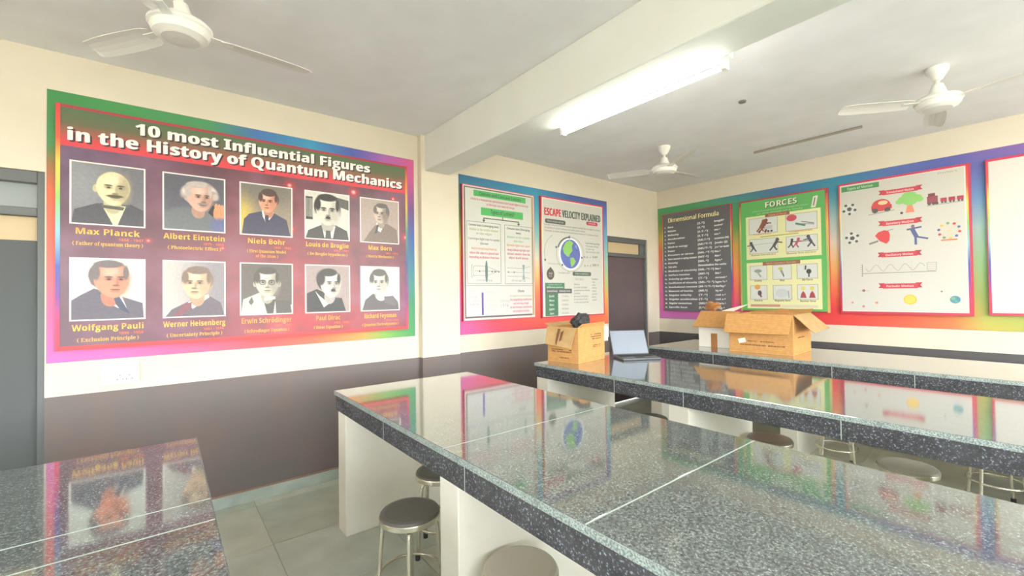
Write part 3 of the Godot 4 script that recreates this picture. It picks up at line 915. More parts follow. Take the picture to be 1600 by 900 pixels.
func lens_poster(o: Vector3, u: Vector3, n: Vector3):
	var w := 0.965
	var h := 1.395
	var b := board("lens_poster", "white poster on lens types with two green headings, left of the escape velocity poster", "poster", "", o, u, n, w, h, 0.034, M.panel_side)
	var p := sheet_print(b.tl, u, n)
	prect(p, 0, 0, w, h, col(238, 220, 216))
	p.k = 1
	pframe(p, 0, 0, w, h, 0.007, col(228, 110, 124))
	prect(p, 0.018, 0.018, w - 0.036, h - 0.045, col(104, 96, 96))
	prect(p, w - 0.05, 0.018, 0.026, h - 0.045, col(190, 170, 110))
	p.k = 2
	pgrad(p, 0.032, 0.03, w - 0.075, h - 0.075, [[0.0, col(212, 216, 206)], [1.0, col(214, 214, 214)]])
	var dk := col(78, 88, 84)
	p.k = 3
	prect(p, 0.136, 0.044, 0.70, 0.062, col(84, 186, 104))
	prect(p, 0.226, 0.216, 0.57, 0.08, col(84, 186, 104))
	for q in [[0.046, 0.37, 0.435, 0.645], [0.531, 0.37, 0.395, 0.645]]: pframe(p, q[0], q[1], q[2], q[3], 0.006, col(150, 156, 154))
	prect(p, 0.036, 1.028, w - 0.085, 0.010, col(176, 180, 178))
	prect(p, 0.255, 0.322, 0.48, 0.010, col(96, 90, 92))
	for x in [0.255, 0.725]: prect(p, x, 0.322, 0.012, 0.036, col(96, 90, 92))
	prect(p, 0.505, 0.296, 0.01, 0.03, col(96, 90, 92))
	for x in [0.261, 0.731]: ppoly(p, [Vector2(x - 0.02, 0.345), Vector2(x + 0.02, 0.345), Vector2(x, 0.372)], col(96, 90, 92))
	p.k = 4
	ptext(p, "Convex and Concave Lenses", 0.486, 0.093, 0.036, dk, 0.5, 0.56, "sansbold")
	ptext(p, "Types of Lenses?", 0.511, 0.275, 0.046, dk, 0.5, 0.32, "sansbold")
	var pink := col(204, 84, 120)
	ptext(p, "A lens is a transparent optical device that bends light to converge", 0.486, 0.148, 0.022, pink, 0.5, 0.78, "serifbold")
	ptext(p, "or diverge rays into an image", 0.486, 0.19, 0.022, pink, 0.5, 0.38, "serifbold")
	ptext(p, "Convex lens (Converging lens)", 0.263, 0.418, 0.022, dk, 0.5, 0.38, "sansbold")
	ptext(p, "Concave lens (Diverging", 0.728, 0.418, 0.022, dk, 0.5, 0.33, "sansbold")
	ptext(p, "lens)", 0.728, 0.462, 0.022, dk, 0.5, 0.07, "sansbold")
	var txt := [[0.263, 0.463, 0.37, col(176, 186, 122), "thicker at the middle thinner"], [0.263, 0.503, 0.2, col(168, 178, 140), "at the edges"], [0.263, 0.56, 0.40, col(138, 124, 134), "Converges light rays to a point"], [0.263, 0.606, 0.1, col(120, 116, 120), "(focus)"], [0.263, 0.66, 0.32, col(224, 150, 110), "Real or virtual image based on"], [0.263, 0.706, 0.37, pink, "where the object is placed and"], [0.263, 0.75, 0.38, pink, "depending on distance from lens"], [0.728, 0.51, 0.33, col(150, 190, 150), "thinner at the middle"], [0.728, 0.552, 0.14, col(160, 190, 150), "and edges"], [0.728, 0.60, 0.34, col(216, 150, 110), "Spreads light rays apart"], [0.728, 0.65, 0.32, pink, "image always upright and"], [0.728, 0.694, 0.33, pink, "virtual, smaller than the"], [0.728, 0.738, 0.28, pink, "object itself always"]]
	for q in txt: ptext(p, q[4], q[0], q[1], 0.023, q[3], 0.5, q[2], "serifbold")
	# ray diagrams
	var ink := col(138, 150, 150)
	for k in 3:
		pline(p, Vector2(0.13, 0.83 + k * 0.05), Vector2(0.29, 0.83 + k * 0.05), 0.004, ink)
		pline(p, Vector2(0.29, 0.83 + k * 0.05), Vector2(0.44, 0.88), 0.004, ink)
		pline(p, Vector2(0.56, 0.84 + k * 0.045), Vector2(0.79, 0.84 + k * 0.045), 0.004, ink)
		pline(p, Vector2(0.79, 0.84 + k * 0.045), Vector2(0.89, 0.815 + k * 0.07), 0.004, ink)
	pell(p, 0.287, 0.885, 0.017, 0.115, col(110, 130, 132))
	ppoly(p, [Vector2(0.775, 0.80), Vector2(0.815, 0.80), Vector2(0.8, 0.885), Vector2(0.815, 0.965), Vector2(0.775, 0.965), Vector2(0.79, 0.885)], col(150, 170, 170))
	for k in 2: pell(p, 0.115 + 0.02 * k, 0.885, 0.02, 0.075 - 0.02 * k, ink, 14, 1.8, 4.5, 0.8)
	for s in [[0.20, 0.885], [0.36, 0.885], [0.40, 0.885], [0.45, 0.885], [0.58, 0.885], [0.66, 0.885]]: pell(p, s[0], s[1], 0.009, 0.009, col(96, 104, 104), 8)
	ptext(p, "converging", 0.26, 0.985, 0.018, ink, 0.5, 0.2)
	ptext(p, "diverging", 0.72, 0.985, 0.018, ink, 0.5, 0.2)
	# lower strip
	prect(p, 0.222, 1.105, 0.024, 0.235, col(112, 92, 172))
	for q in [[0.08, 1.10, 0.05], [0.08, 1.16, 0.08], [0.12, 1.20, 0.07], [0.08, 1.235, 0.1]]: ptext(p, "+ u - v", q[0], q[1], 0.02, col(206, 130, 140), 0.0, q[2])
	for q in [[0.28, 1.115], [0.30, 1.20], [0.31, 1.25], [0.30, 1.30]]: ptext(p, "f = + v", q[0], q[1], 0.022, col(206, 190, 130), 0.0, 0.1)
	ptext(p, "1 / f = 1 / v", 0.46, 1.215, 0.03, col(150, 156, 166), 0.0, 0.13)
	ptext(p, "- 1 / u", 0.47, 1.26, 0.03, col(130, 140, 156), 0.0, 0.10)
	ptext(p, "Uses", 0.755, 1.105, 0.028, dk, 0.5, 0.09, "sansbold")
	for k in 5: ptext(p, ["In cameras and telescopes", "for magnifying small print", "and correcting eyesight", "in microscopes, projectors", "and peepholes in doors"][k], 0.755, 1.155 + k * 0.042, 0.022, [col(170, 190, 140), pink, pink, pink, pink][k], 0.5, [0.32, 0.31, 0.22, 0.31, 0.24][k], "serifbold")
	part("lens_print", p.st, M.print, b.t)

func escape_poster(o: Vector3, u: Vector3, n: Vector3):
	var w := 1.11
	var h := 1.43
	var b := board("escape_velocity_poster", "white poster titled escape velocity with a blue and green globe, beside the maroon door", "poster", "", o, u, n, w, h, 0.034, M.panel_side)
	var p := sheet_print(b.tl, u, n)
	prect(p, 0, 0, w, h, col(206, 74, 92))
	p.k = 1
	pgrad(p, 0, 0.04, 0.014, h - 0.08, edge_stops())
	prect(p, 0.014, 0.018, w - 0.036, h - 0.034, col(246, 232, 226))
	p.k = 2
	prect(p, 0.028, 0.03, w - 0.062, h - 0.058, col(212, 213, 204))
	var ink := col(104, 104, 104)
	var dark := col(74, 88, 84)
	p.k = 3
	ptext(p, "ESCAPE", 0.05, 0.222, 0.088, col(214, 52, 72), 0.0, 0.27, "sansbold")
	ptext(p, "VELOCITY EXPLAINED", 0.345, 0.222, 0.088, dark, 0.0, 0.695, "sansbold")
	p.k = 4
	ptext(p, "ESCAPE", 0.056, 0.222, 0.088, col(214, 52, 72), 0.0, 0.27, "sansbold")
	ptext(p, "VELOCITY EXPLAINED", 0.35, 0.222, 0.088, dark, 0.0, 0.695, "sansbold")
	p.k = 3
	pround(p, 0.06, 0.262, 0.34, 0.052, 0.02, col(92, 96, 94))
	pround(p, 0.775, 0.232, 0.215, 0.046, 0.02, col(198, 74, 96))
	pround(p, 0.51, 0.878, 0.34, 0.05, 0.018, col(84, 104, 94))
	prect(p, 0.048, 1.018, 0.32, 0.07, col(78, 128, 102))
	prect(p, 0.048, 1.088, 0.445, 0.056, col(96, 96, 96))
	prect(p, 0.048, 1.144, 0.208, 0.266, col(78, 122, 98))
	pell(p, 0.136, 0.915, 0.062, 0.068, col(96, 88, 86))
	ppoly(p, [Vector2(0.088, 0.875), Vector2(0.184, 0.875), Vector2(0.138, 0.828)], col(96, 88, 86))
	# globe with its orbit
	pell(p, 0.478, 0.665, 0.245, 0.215, col(150, 154, 152), 36, 0.0, TAU, 0.975)
	pell(p, 0.478, 0.665, 0.20, 0.195, col(246, 248, 250), 36)
	p.k = 4
	pell(p, 0.478, 0.663, 0.172, 0.178, col(98, 112, 186), 36)
	p.k = 5
	ppoly(p, [Vector2(0.345, 0.60), Vector2(0.40, 0.52), Vector2(0.47, 0.495), Vector2(0.53, 0.52), Vector2(0.50, 0.57), Vector2(0.515, 0.62), Vector2(0.47, 0.66), Vector2(0.45, 0.70), Vector2(0.41, 0.69), Vector2(0.36, 0.65)], col(142, 200, 104))
	ppoly(p, [Vector2(0.47, 0.71), Vector2(0.53, 0.705), Vector2(0.57, 0.75), Vector2(0.53, 0.80), Vector2(0.49, 0.825), Vector2(0.475, 0.77)], col(150, 206, 106))
	ppoly(p, [Vector2(0.56, 0.56), Vector2(0.585, 0.545), Vector2(0.59, 0.60)], col(130, 176, 190))
	pell(p, 0.478, 0.665, 0.235, 0.215, col(90, 96, 96), 14, 3.5, 4.6, 0.93)
	ppoly(p, [Vector2(0.43, 0.465), Vector2(0.47, 0.43), Vector2(0.475, 0.475)], col(90, 96, 96))
	for s in [[0.235, 0.59], [0.335, 0.80], [0.68, 0.70]]: pell(p, s[0], s[1], 0.014, 0.014, col(84, 90, 130), 10)
	pell(p, 0.30, 0.66, 0.26, 0.24, col(120, 124, 122), 12, 2.7, 4.2, 0.985)
	ppoly(p, [Vector2(0.035, 0.74), Vector2(0.07, 0.74), Vector2(0.05, 0.77)], ink)
	ptext(p, "What is escape velocity?", 0.23, 0.298, 0.022, col(206, 208, 204), 0.5, 0.27)
	ptext(p, "Formula", 0.882, 0.263, 0.02, col(236, 214, 216), 0.5, 0.13)
	ptext(p, "Derivation", 0.68, 0.912, 0.022, col(206, 212, 204), 0.5, 0.24)
	for k in 3: ptext(p, ["Escape velocity is the minimum speed needed for an object to leave", "the gravity of a planet without any further push or thrust", "Example: a rocket leaving the Earth has to move at 11.2 km/s or more"][k], 0.05, 0.34 + k * 0.036, 0.02, ink, 0.0, [0.98, 0.7, 0.95][k])
	for k in 4: ptext(p, ["Free from gravity", "The total energy", "is zero at", "the very far end"][k], 0.76, 0.52 + k * 0.037, 0.02, ink, 0.0, [0.26, 0.24, 0.15, 0.25][k], "sansbold" if k == 0 else "sans")
	ptext(p, "K.E. = ", 0.72, 0.70, 0.022, col(150, 104, 150), 0.0, 0.13, "sansbold")
	ptext(p, "½ mv²", 0.88, 0.695, 0.03, ink, 0.0, 0.1, "sansbold")
	ptext(p, "v = √", 0.72, 0.81, 0.026, col(110, 96, 130), 0.0, 0.14, "sansbold")
	ptext(p, "2GM / R", 0.88, 0.80, 0.03, ink, 0.0, 0.12, "sansbold")
	ptext(p, "Orbital path", 0.10, 0.80, 0.02, col(150, 150, 140), 0.0, 0.2)
	ptext(p, "Escape path", 0.27, 0.905, 0.02, col(120, 124, 120), 0.0, 0.2)
	ptext(p, "11.2", 0.136, 0.918, 0.02, col(236, 232, 226), 0.5, 0.05, "sansbold")
	ptext(p, "km/s", 0.136, 0.945, 0.015, col(220, 200, 196), 0.5, 0.05)
	ptext(p, "Escape velocity of", 0.208, 1.048, 0.02, col(176, 204, 184), 0.5, 0.22)
	ptext(p, "different planets", 0.208, 1.08, 0.02, col(206, 222, 206), 0.5, 0.27, "sansbold")
	ptext(p, "Celestial body", 0.16, 1.126, 0.022, col(214, 214, 210), 0.5, 0.17, "sansbold")
	ptext(p, "Velocity km/s", 0.37, 1.126, 0.022, col(214, 214, 210), 0.5, 0.19, "sansbold")
	for k in 5:
		ptext(p, ["Earth", "Moon", "Mars", "Jupiter", "Sun"][k], 0.15, 1.188 + k * 0.051, 0.024, col(216, 226, 216), 0.5, [0.08, 0.08, 0.07, 0.09, 0.06][k], "sansbold")
		ptext(p, ["11.2 km/s", "2.4 km/s", "5.0 km/s", "59.5 km/s", "617.5 km/s"][k], 0.375, 1.188 + k * 0.051, 0.022, ink, 0.5, 0.11)
	ptext(p, "½ mv² = GMm / R", 0.55, 0.985, 0.03, col(150, 140, 140), 0.0, 0.16)
	for k in 7: ptext(p, ["Where", "G is the constant", "gravitational force between", "bodies", "M is mass of the planet", "R is the radius of it and", "v is the speed required"][k], 0.53, 1.045 + k * 0.037, 0.02, ink, 0.0, [0.1, 0.24, 0.29, 0.11, 0.26, 0.24, 0.26][k])
	for k in 8: ptext(p, ["Factors", "mass", "radius", "density", "height", "gravity", "planet", "speed"][k], 0.865, 0.975 + k * 0.038, 0.019, ink if k else dark, 0.0, [0.11, 0.06, 0.07, 0.09, 0.08, 0.1, 0.07, 0.08][k], "sansbold" if k == 0 else "sans")
	part("escape_print", p.st, M.print, b.t)

func formula_poster(o: Vector3, u: Vector3, n: Vector3):
	var w := 1.018
	var h := 1.425
	var b := board("formula_poster", "dark poster titled dimensional formula with rows of white text, next to the corner", "poster", "", o, u, n, w, h, 0.034, M.panel_side)
	var p := sheet_print(b.tl, u, n)
	prect(p, 0, 0, w, h, col(100, 100, 104))
	p.k = 1
	pgrad(p, 0, 0, 0.012, h, edge_stops())
	pgrad(p, w - 0.014, 0, 0.014, h, edge_stops())
	prect(p, 0.012, 0, w - 0.026, 0.012, col(160, 74, 82))
	p.k = 2
	ptext(p, "Dimensional Formula", 0.105, 0.13, 0.062, col(255, 244, 150), 0.0, 0.745, "sans", col(255, 250, 200))
	p.k = 3
	ptext(p, "Dimensional Formula", 0.109, 0.13, 0.062, col(255, 244, 150), 0.0, 0.745, "sans", col(255, 250, 200))
	var rows := [["Area", "[L²]", "length²"], ["Volume", "[L³]", "metre³"], ["Velocity", "[LT-¹]", "ms-¹"], ["Acceleration", "[LT-²]", "ms-²"], ["Force", "[MLT-²]", "newton (N)"], ["Work or energy", "[ML²T-²]", "joule (J)"], ["Power", "[ML²T-³]", "J s-¹ or watt"], ["Pressure or stress", "[ML-¹T-²]", "Nm-²"], ["Force constant or spring constant", "[MT-²]", "Nm-¹"], ["Density", "[ML-³]", "kgm-³"], ["Strain", "Dimensionless", "No units"], ["Modulus of elasticity", "[ML-¹T-²]", "Nm-²"], ["Surface tension", "[MT-²]", "Nm-¹"], ["Velocity gradient", "[T-¹]", "second-¹"], ["Coefficient of viscosity", "[ML-¹T-¹]", "kgm-¹s-¹"], ["Gravitational constant", "[M-¹L³T-²]", "Nm²kg-²"], ["Moment of inertia", "[ML²]", "kg m²"], ["Angular velocity", "[T-¹]", "rad s-¹"], ["Angular acceleration", "[T-²]", "rad s-²"], ["Angular momentum", "[ML²T-¹]", "kgm²s-¹"], ["Specific heat", "[L²T-²K-¹]", "J kg-¹"]]
	var white := col(238, 240, 240)
	for k in rows.size():
		var y: float = 0.212 + k * 0.0585
		for d in 2:
			p.k = 2 + d
			var e: float = d * 0.0035
			ptext(p, str(k + 1) + ".", 0.05 + e, y, 0.02, white, 0.5, 0.0, "sansbold")
			ptext(p, rows[k][0], 0.092 + e, y, 0.025, white, 0.0, minf(0.022 * rows[k][0].length(), 0.44), "sansbold")
			ptext(p, rows[k][1], 0.555 + e, y, 0.027, white, 0.0, minf(0.024 * rows[k][1].length(), 0.22), "sansbold")
			ptext(p, rows[k][2], 0.79 + e, y, 0.025, white, 0.0, minf(0.019 * rows[k][2].length(), 0.19), "sansbold")
	part("formula_print", p.st, M.print, b.t)

func stick(p: Print, x: float, y: float, s: float, c: Color, lean: float):
	pell(p, x + lean * s, y - 0.9 * s, 0.15 * s, 0.16 * s, c, 10)
	pline(p, Vector2(x + lean * 0.9 * s, y - 0.8 * s), Vector2(x, y - 0.35 * s), 0.24 * s, c)
	pline(p, Vector2(x, y - 0.4 * s), Vector2(x - 0.32 * s, y), 0.13 * s, c)
	pline(p, Vector2(x, y - 0.4 * s), Vector2(x + 0.25 * s, y), 0.13 * s, c)
	pline(p, Vector2(x + lean * 0.8 * s, y - 0.7 * s), Vector2(x + lean * 0.8 * s + 0.45 * s * signf(lean), y - 0.62 * s), 0.1 * s, c)

func forces_poster(o: Vector3, u: Vector3, n: Vector3):
	var w := 0.965
	var h := 1.405
	var b := board("forces_poster", "green poster titled forces with ten small pictures, behind the open cardboard box", "poster", "", o, u, n, w, h, 0.034, M.panel_side)
	var p := sheet_print(b.tl, u, n)
	prect(p, 0, 0, w, h, col(170, 72, 76))
	p.k = 1
	pgrad(p, 0, 0.06, 0.02, h - 0.06, [[0.0, col(180, 110, 80)], [0.2, col(220, 200, 110)], [0.5, col(150, 190, 100)], [1.0, col(200, 170, 90)]])
	pgrad(p, w - 0.026, 0.06, 0.026, h - 0.06, [[0.0, col(196, 90, 80)], [0.25, col(236, 190, 100)], [0.6, col(150, 190, 110)], [1.0, col(220, 190, 100)]])
	p.k = 2
	prect(p, 0.022, 0.02, w - 0.05, h - 0.034, col(98, 182, 98))
	p.k = 3
	var cream := col(232, 234, 178)
	prect(p, 0.08, 0.212, 0.815, 0.54, cream)
	prect(p, 0.08, 0.795, 0.812, 0.572, cream)
	p.k = 4
	prect(p, 0.31, 0.20, 0.27, 0.042, col(168, 96, 76))
	prect(p, 0.27, 0.79, 0.41, 0.044, col(160, 104, 82))
	var boxes := [[0.122, 0.245, 0.32, 0.19], [0.54, 0.25, 0.315, 0.19], [0.124, 0.505, 0.318, 0.175], [0.54, 0.512, 0.315, 0.175], [0.124, 0.838, 0.19, 0.168], [0.387, 0.842, 0.195, 0.168], [0.648, 0.848, 0.20, 0.16], [0.122, 1.086, 0.19, 0.165], [0.387, 1.086, 0.195, 0.165], [0.648, 1.086, 0.20, 0.165]]
	for q in boxes:
		prect(p, q[0] - 0.006, q[1] - 0.006, q[2] + 0.012, q[3] + 0.012, col(176, 170, 150))
	p.k = 5
	for q in boxes: prect(p, q[0], q[1], q[2], q[3], col(218, 224, 220))
	var dk := col(84, 86, 90)
	p.k = 6
	for d in 2:
		p.k = 6 + d
		ptext(p, "FORCES", 0.487 + 0.008 * (1 - d), 0.122 + 0.008 * (1 - d), 0.066, [col(70, 96, 70), col(244, 244, 226)][d], 0.5, 0.345, "sansbold")
	ptext(p, "A force is a push or a pull which changes the motion", 0.47, 0.162, 0.018, col(190, 222, 180), 0.5, 0.6)
	ptext(p, "or the shape of a body", 0.47, 0.196, 0.018, col(190, 222, 180), 0.5, 0.5)
	ptext(p, "Types of force", 0.445, 0.232, 0.022, col(222, 190, 160), 0.5, 0.2)
	ptext(p, "Non-contact forces", 0.475, 0.822, 0.022, col(222, 196, 160), 0.5, 0.32)
	prect(p, 0.25, 0.472, 0.42, 0.012, col(176, 182, 110))
	# pictures
	stick(p, 0.255, 0.41, 0.14, col(150, 92, 72), 0.25)
	stick(p, 0.29, 0.41, 0.145, col(134, 84, 74), 0.2)
	prect(p, 0.30, 0.345, 0.09, 0.045, col(196, 200, 196))
	for x in [0.24, 0.31, 0.345, 0.38]: pell(p, x, 0.415, 0.014, 0.014, dk, 10)
	pell(p, 0.60, 0.29, 0.055, 0.04, col(206, 84, 96), 14)
	pline(p, Vector2(0.64, 0.36), Vector2(0.74, 0.395), 0.022, col(84, 140, 116))
	pline(p, Vector2(0.70, 0.345), Vector2(0.83, 0.38), 0.01, col(120, 126, 150))
	pline(p, Vector2(0.70, 0.372), Vector2(0.83, 0.392), 0.008, col(140, 146, 160))
	stick(p, 0.17, 0.655, 0.12, col(84, 88, 86), -0.25)
	stick(p, 0.40, 0.655, 0.14, col(90, 90, 92), 0.3)
	pline(p, Vector2(0.17, 0.57), Vector2(0.40, 0.565), 0.006, col(176, 182, 190))
	stick(p, 0.59, 0.64, 0.10, col(70, 66, 70), 0.1)
	stick(p, 0.64, 0.645, 0.11, col(196, 92, 120), 0.25)
	stick(p, 0.80, 0.645, 0.13, col(86, 90, 104), -0.25)
	pline(p, Vector2(0.65, 0.58), Vector2(0.79, 0.575), 0.008, col(150, 140, 140))
	for q in [[0.27, 0.452, 0.2], [0.69, 0.464, 0.24]]: ptext(p, "Frictional force acts", q[0], q[1], 0.02, col(226, 140, 90), 0.5, q[2], "sansbold")
	for q in [[0.28, 0.71, 0.28], [0.69, 0.718, 0.3]]: ptext(p, "Muscular force acts on it", q[0], q[1], 0.02, col(150, 130, 110), 0.5, q[2], "sansbold")
	pell(p, 0.215, 0.90, 0.045, 0.022, col(150, 160, 152), 12)
	pline(p, Vector2(0.21, 0.92), Vector2(0.25, 0.975), 0.02, col(166, 172, 170))
	pell(p, 0.47, 0.882, 0.026, 0.018, col(206, 208, 96), 10)
	pline(p, Vector2(0.475, 0.90), Vector2(0.495, 0.95), 0.024, col(150, 158, 150))
	pline(p, Vector2(0.495, 0.95), Vector2(0.505, 0.98), 0.012, dk)
	pell(p, 0.765, 0.93, 0.026, 0.028, col(74, 74, 78), 12)
	pline(p, Vector2(0.735, 0.86), Vector2(0.73, 0.91), 0.016, col(84, 84, 88))
	pline(p, Vector2(0.765, 0.95), Vector2(0.765, 0.995), 0.014, col(84, 84, 88))
	pell(p, 0.205, 1.10, 0.034, 0.03, col(226, 168, 84), 14)
	pell(p, 0.23, 1.175, 0.024, 0.034, col(118, 86, 96), 12)
	pline(p, Vector2(0.235, 1.20), Vector2(0.25, 1.225), 0.02, col(118, 86, 96))
	pell(p, 0.48, 1.18, 0.07, 0.055, col(204, 212, 214), 16)
	pline(p, Vector2(0.55, 1.15), Vector2(0.555, 1.235), 0.012, col(176, 168, 156))
	for x in [0.705, 0.795]:
		ppoly(p, [Vector2(x - 0.032, 1.235), Vector2(x - 0.02, 1.185), Vector2(x, 1.155), Vector2(x + 0.02, 1.185), Vector2(x + 0.032, 1.235)], col(176, 76, 82))
		pell(p, x, 1.125, 0.022, 0.024, col(222, 214, 110), 10)
	for q in [[0.215, 1.032, "Gravity"], [0.485, 1.036, "Wind"], [0.75, 1.036, "Air force"], [0.215, 1.278, "Electric"], [0.485, 1.278, "Magnetic force"], [0.75, 1.282, "Nuclear force"]]:
		ptext(p, q[2], q[0], q[1], 0.022, dk, 0.5, 0.012 * q[2].length(), "sansbold")
	prect(p, 0.12, 1.315, 0.34, 0.03, col(206, 150, 140))
	prect(p, 0.47, 1.32, 0.38, 0.03, col(224, 214, 190))
	# ruler at the top right
	ppoly(p, [Vector2(0.80, 0.20), Vector2(0.825, 0.075), Vector2(0.872, 0.07), Vector2(0.848, 0.20)], col(232, 232, 216))
	p.k = 8
	ppoly(p, [Vector2(0.822, 0.18), Vector2(0.838, 0.09), Vector2(0.848, 0.09), Vector2(0.832, 0.18)], col(96, 92, 96))
	part("forces_print", p.st, M.print, b.t)

func ribbon(p: Print, x: float, y: float, w: float, h: float, s: String):
	var red := col(206, 70, 84)
	ppoly(p, [Vector2(x, y), Vector2(x + 0.05, y), Vector2(x + 0.05, y + h), Vector2(x, y + h), Vector2(x + 0.016, y + h * 0.5)], dim(red, 0.9))
	ppoly(p, [Vector2(x + w, y), Vector2(x + w - 0.05, y), Vector2(x + w - 0.05, y + h), Vector2(x + w, y + h), Vector2(x + w - 0.016, y + h * 0.5)], dim(red, 0.9))
	p.k += 1
	prect(p, x + 0.034, y + 0.006, w - 0.068, h, red)
	p.k += 1
	ptext(p, s, x + w * 0.5, y + h * 0.5 + 0.018, 0.022, col(240, 206, 206), 0.5, w * 0.62, "sansbold")
	p.k -= 2

func football(p: Print, x: float, y: float, r: float, a: float):
	p.k = 2
	pell(p, x, y, r, r, col(104, 110, 108), 22)
	p.k = 3
	pell(p, x, y, r * 0.9, r * 0.9, col(214, 218, 214), 22)
	p.k = 4
	pell(p, x, y, r * 0.36, r * 0.36, col(84, 88, 88), 5)
	for k in 5:
		var t := a + k * TAU / 5.0
		pell(p, x + cos(t) * r * 0.76, y + sin(t) * r * 0.76, r * 0.22, r * 0.22, col(84, 88, 88), 6)

func motion_poster(o: Vector3, u: Vector3, n: Vector3):
	var w := 1.01
	var h := 1.415
	var b := board("motion_poster", "white poster with red ribbons, footballs, tree and little train, right of the green poster", "poster", "", o, u, n, w, h, 0.034, M.panel_side)
	var p := sheet_print(b.tl, u, n)
	prect(p, 0, 0, w, h, col(204, 62, 86))
	p.k = 1
	pgrad(p, 0.006, 0.02, 0.010, h - 0.04, edge_stops())
	pgrad(p, w - 0.03, 0.02, 0.014, h - 0.04, edge_stops())
	prect(p, 0.016, 0.02, w - 0.046, h - 0.046, col(226, 224, 216))
	p.k = 2
	pgrad(p, 0.024, 0.028, w - 0.064, h - 0.064, [[0.0, col(208, 208, 197)], [1.0, col(213, 213, 206)]])
	p.k = 3
	prect(p, 0.03, 0.038, 0.322, 0.054, col(78, 150, 92))
	p.k = 4
	ptext(p, "Types of Motion", 0.19, 0.077, 0.026, col(190, 220, 186), 0.5, 0.22, "sansbold")
	ptext(p, "PHYSICS", 0.86, 0.06, 0.014, col(130, 130, 128), 0.5, 0.13)
	p.k = 3
	ribbon(p, 0.345, 0.135, 0.34, 0.046, "Translational Motion")
	ribbon(p, 0.338, 0.452, 0.34, 0.048, "Rotatory Motion")
	ribbon(p, 0.326, 0.775, 0.342, 0.048, "Oscillatory Motion")
	ribbon(p, 0.328, 1.094, 0.338, 0.05, "Periodic Motion")
	football(p, 0.097, 0.285, 0.068, 0.3)
	football(p, 0.117, 0.602, 0.068, 0.8)
	p.k = 4
	# little red car
	pell(p, 0.365, 0.285, 0.075, 0.062, col(206, 72, 74), 20)
	prect(p, 0.285, 0.285, 0.165, 0.045, col(196, 62, 68))
	p.k = 5
	pell(p, 0.38, 0.262, 0.04, 0.022, col(240, 204, 160), 14)
	for x in [0.315, 0.415]:
		pell(p, x, 0.338, 0.025, 0.025, col(86, 84, 84), 14)
	pline(p, Vector2(0.26, 0.375), Vector2(0.47, 0.35), 0.008, col(160, 156, 150))
	# tree
	p.k = 4
	ppoly(p, [Vector2(0.555, 0.395), Vector2(0.572, 0.30), Vector2(0.60, 0.30), Vector2(0.622, 0.395)], col(226, 140, 110))
	p.k = 5
	for q in [[0.585, 0.235, 0.06], [0.54, 0.262, 0.045], [0.635, 0.258, 0.046], [0.59, 0.275, 0.06], [0.51, 0.278, 0.03], [0.66, 0.275, 0.03]]: pell(p, q[0], q[1], q[2], q[2] * 0.8, col(140, 204, 110), 16)
	pell(p, 0.525, 0.392, 0.012, 0.014, col(96, 84, 80), 8)
	# train
	p.k = 4
	prect(p, 0.715, 0.262, 0.075, 0.07, col(150, 72, 84))
	prect(p, 0.722, 0.235, 0.05, 0.03, col(120, 66, 76))
	for k in 3: prect(p, 0.808 + k * 0.056, 0.292, 0.044, 0.034, col(178, 60, 78))
	p.k = 5
	for k in 3:
		for e in 2: pell(p, 0.82 + k * 0.056 + e * 0.022, 0.334, 0.009, 0.009, col(90, 84, 86), 8)
	for x in [0.73, 0.76, 0.782]: pell(p, x, 0.335, 0.013, 0.013, col(90, 84, 86), 10)
	pline(p, Vector2(0.71, 0.352), Vector2(0.965, 0.345), 0.006, col(160, 150, 150))
	# spinning top, dancer, ferris wheel
	p.k = 4
	ppoly(p, [Vector2(0.31, 0.60), Vector2(0.335, 0.565), Vector2(0.385, 0.548), Vector2(0.42, 0.56), Vector2(0.43, 0.60), Vector2(0.425, 0.66), Vector2(0.40, 0.69), Vector2(0.345, 0.655)], col(214, 72, 76))
	pline(p, Vector2(0.41, 0.556), Vector2(0.455, 0.545), 0.008, col(150, 160, 164))
	pline(p, Vector2(0.26, 0.68), Vector2(0.335, 0.655), 0.018, col(130, 130, 132))
	var sb := col(92, 98, 150)
	pline(p, Vector2(0.60, 0.56), Vector2(0.632, 0.645), 0.034, sb)
	pline(p, Vector2(0.56, 0.565), Vector2(0.67, 0.548), 0.016, sb)
	pline(p, Vector2(0.625, 0.64), Vector2(0.625, 0.72), 0.018, sb)
	pline(p, Vector2(0.625, 0.64), Vector2(0.715, 0.668), 0.016, sb)
	pell(p, 0.606, 0.536, 0.015, 0.017, col(130, 110, 120), 10)
	pell(p, 0.862, 0.61, 0.07, 0.07, col(212, 206, 190), 26, 0.0, TAU, 0.88)
	for k in 10:
		var t := k * TAU / 10.0
		pline(p, Vector2(0.862, 0.61), Vector2(0.862 + cos(t) * 0.066, 0.61 + sin(t) * 0.066), 0.004, col(222, 206, 160))
	p.k = 5
	for k in 10:
		var t := k * TAU / 10.0 + 0.2
		pell(p, 0.862 + cos(t) * 0.072, 0.61 + sin(t) * 0.072, 0.012, 0.012, [col(214, 84, 88), col(96, 110, 170), col(230, 190, 90), col(120, 160, 110)][k % 4], 8)
	prect(p, 0.805, 0.69, 0.11, 0.014, col(222, 130, 96))
	# oscillation graph
	var gi := col(140, 136, 130)
	p.k = 4
	prect(p, 0.20, 0.985, 0.565, 0.006, gi)
	for k in 6: pline(p, Vector2(0.185, 0.90 + k * 0.022), Vector2(0.20, 0.908 + k * 0.022), 0.004, gi)
	prect(p, 0.196, 0.89, 0.005, 0.13, gi)
	for k in 28:
		var x0 := 0.225 + k * 0.0165
		pline(p, Vector2(x0, 0.935 + sin(k * 0.9) * 0.035), Vector2(x0 + 0.0165, 0.935 + sin((k + 1) * 0.9) * 0.035), 0.004, col(160, 156, 150))
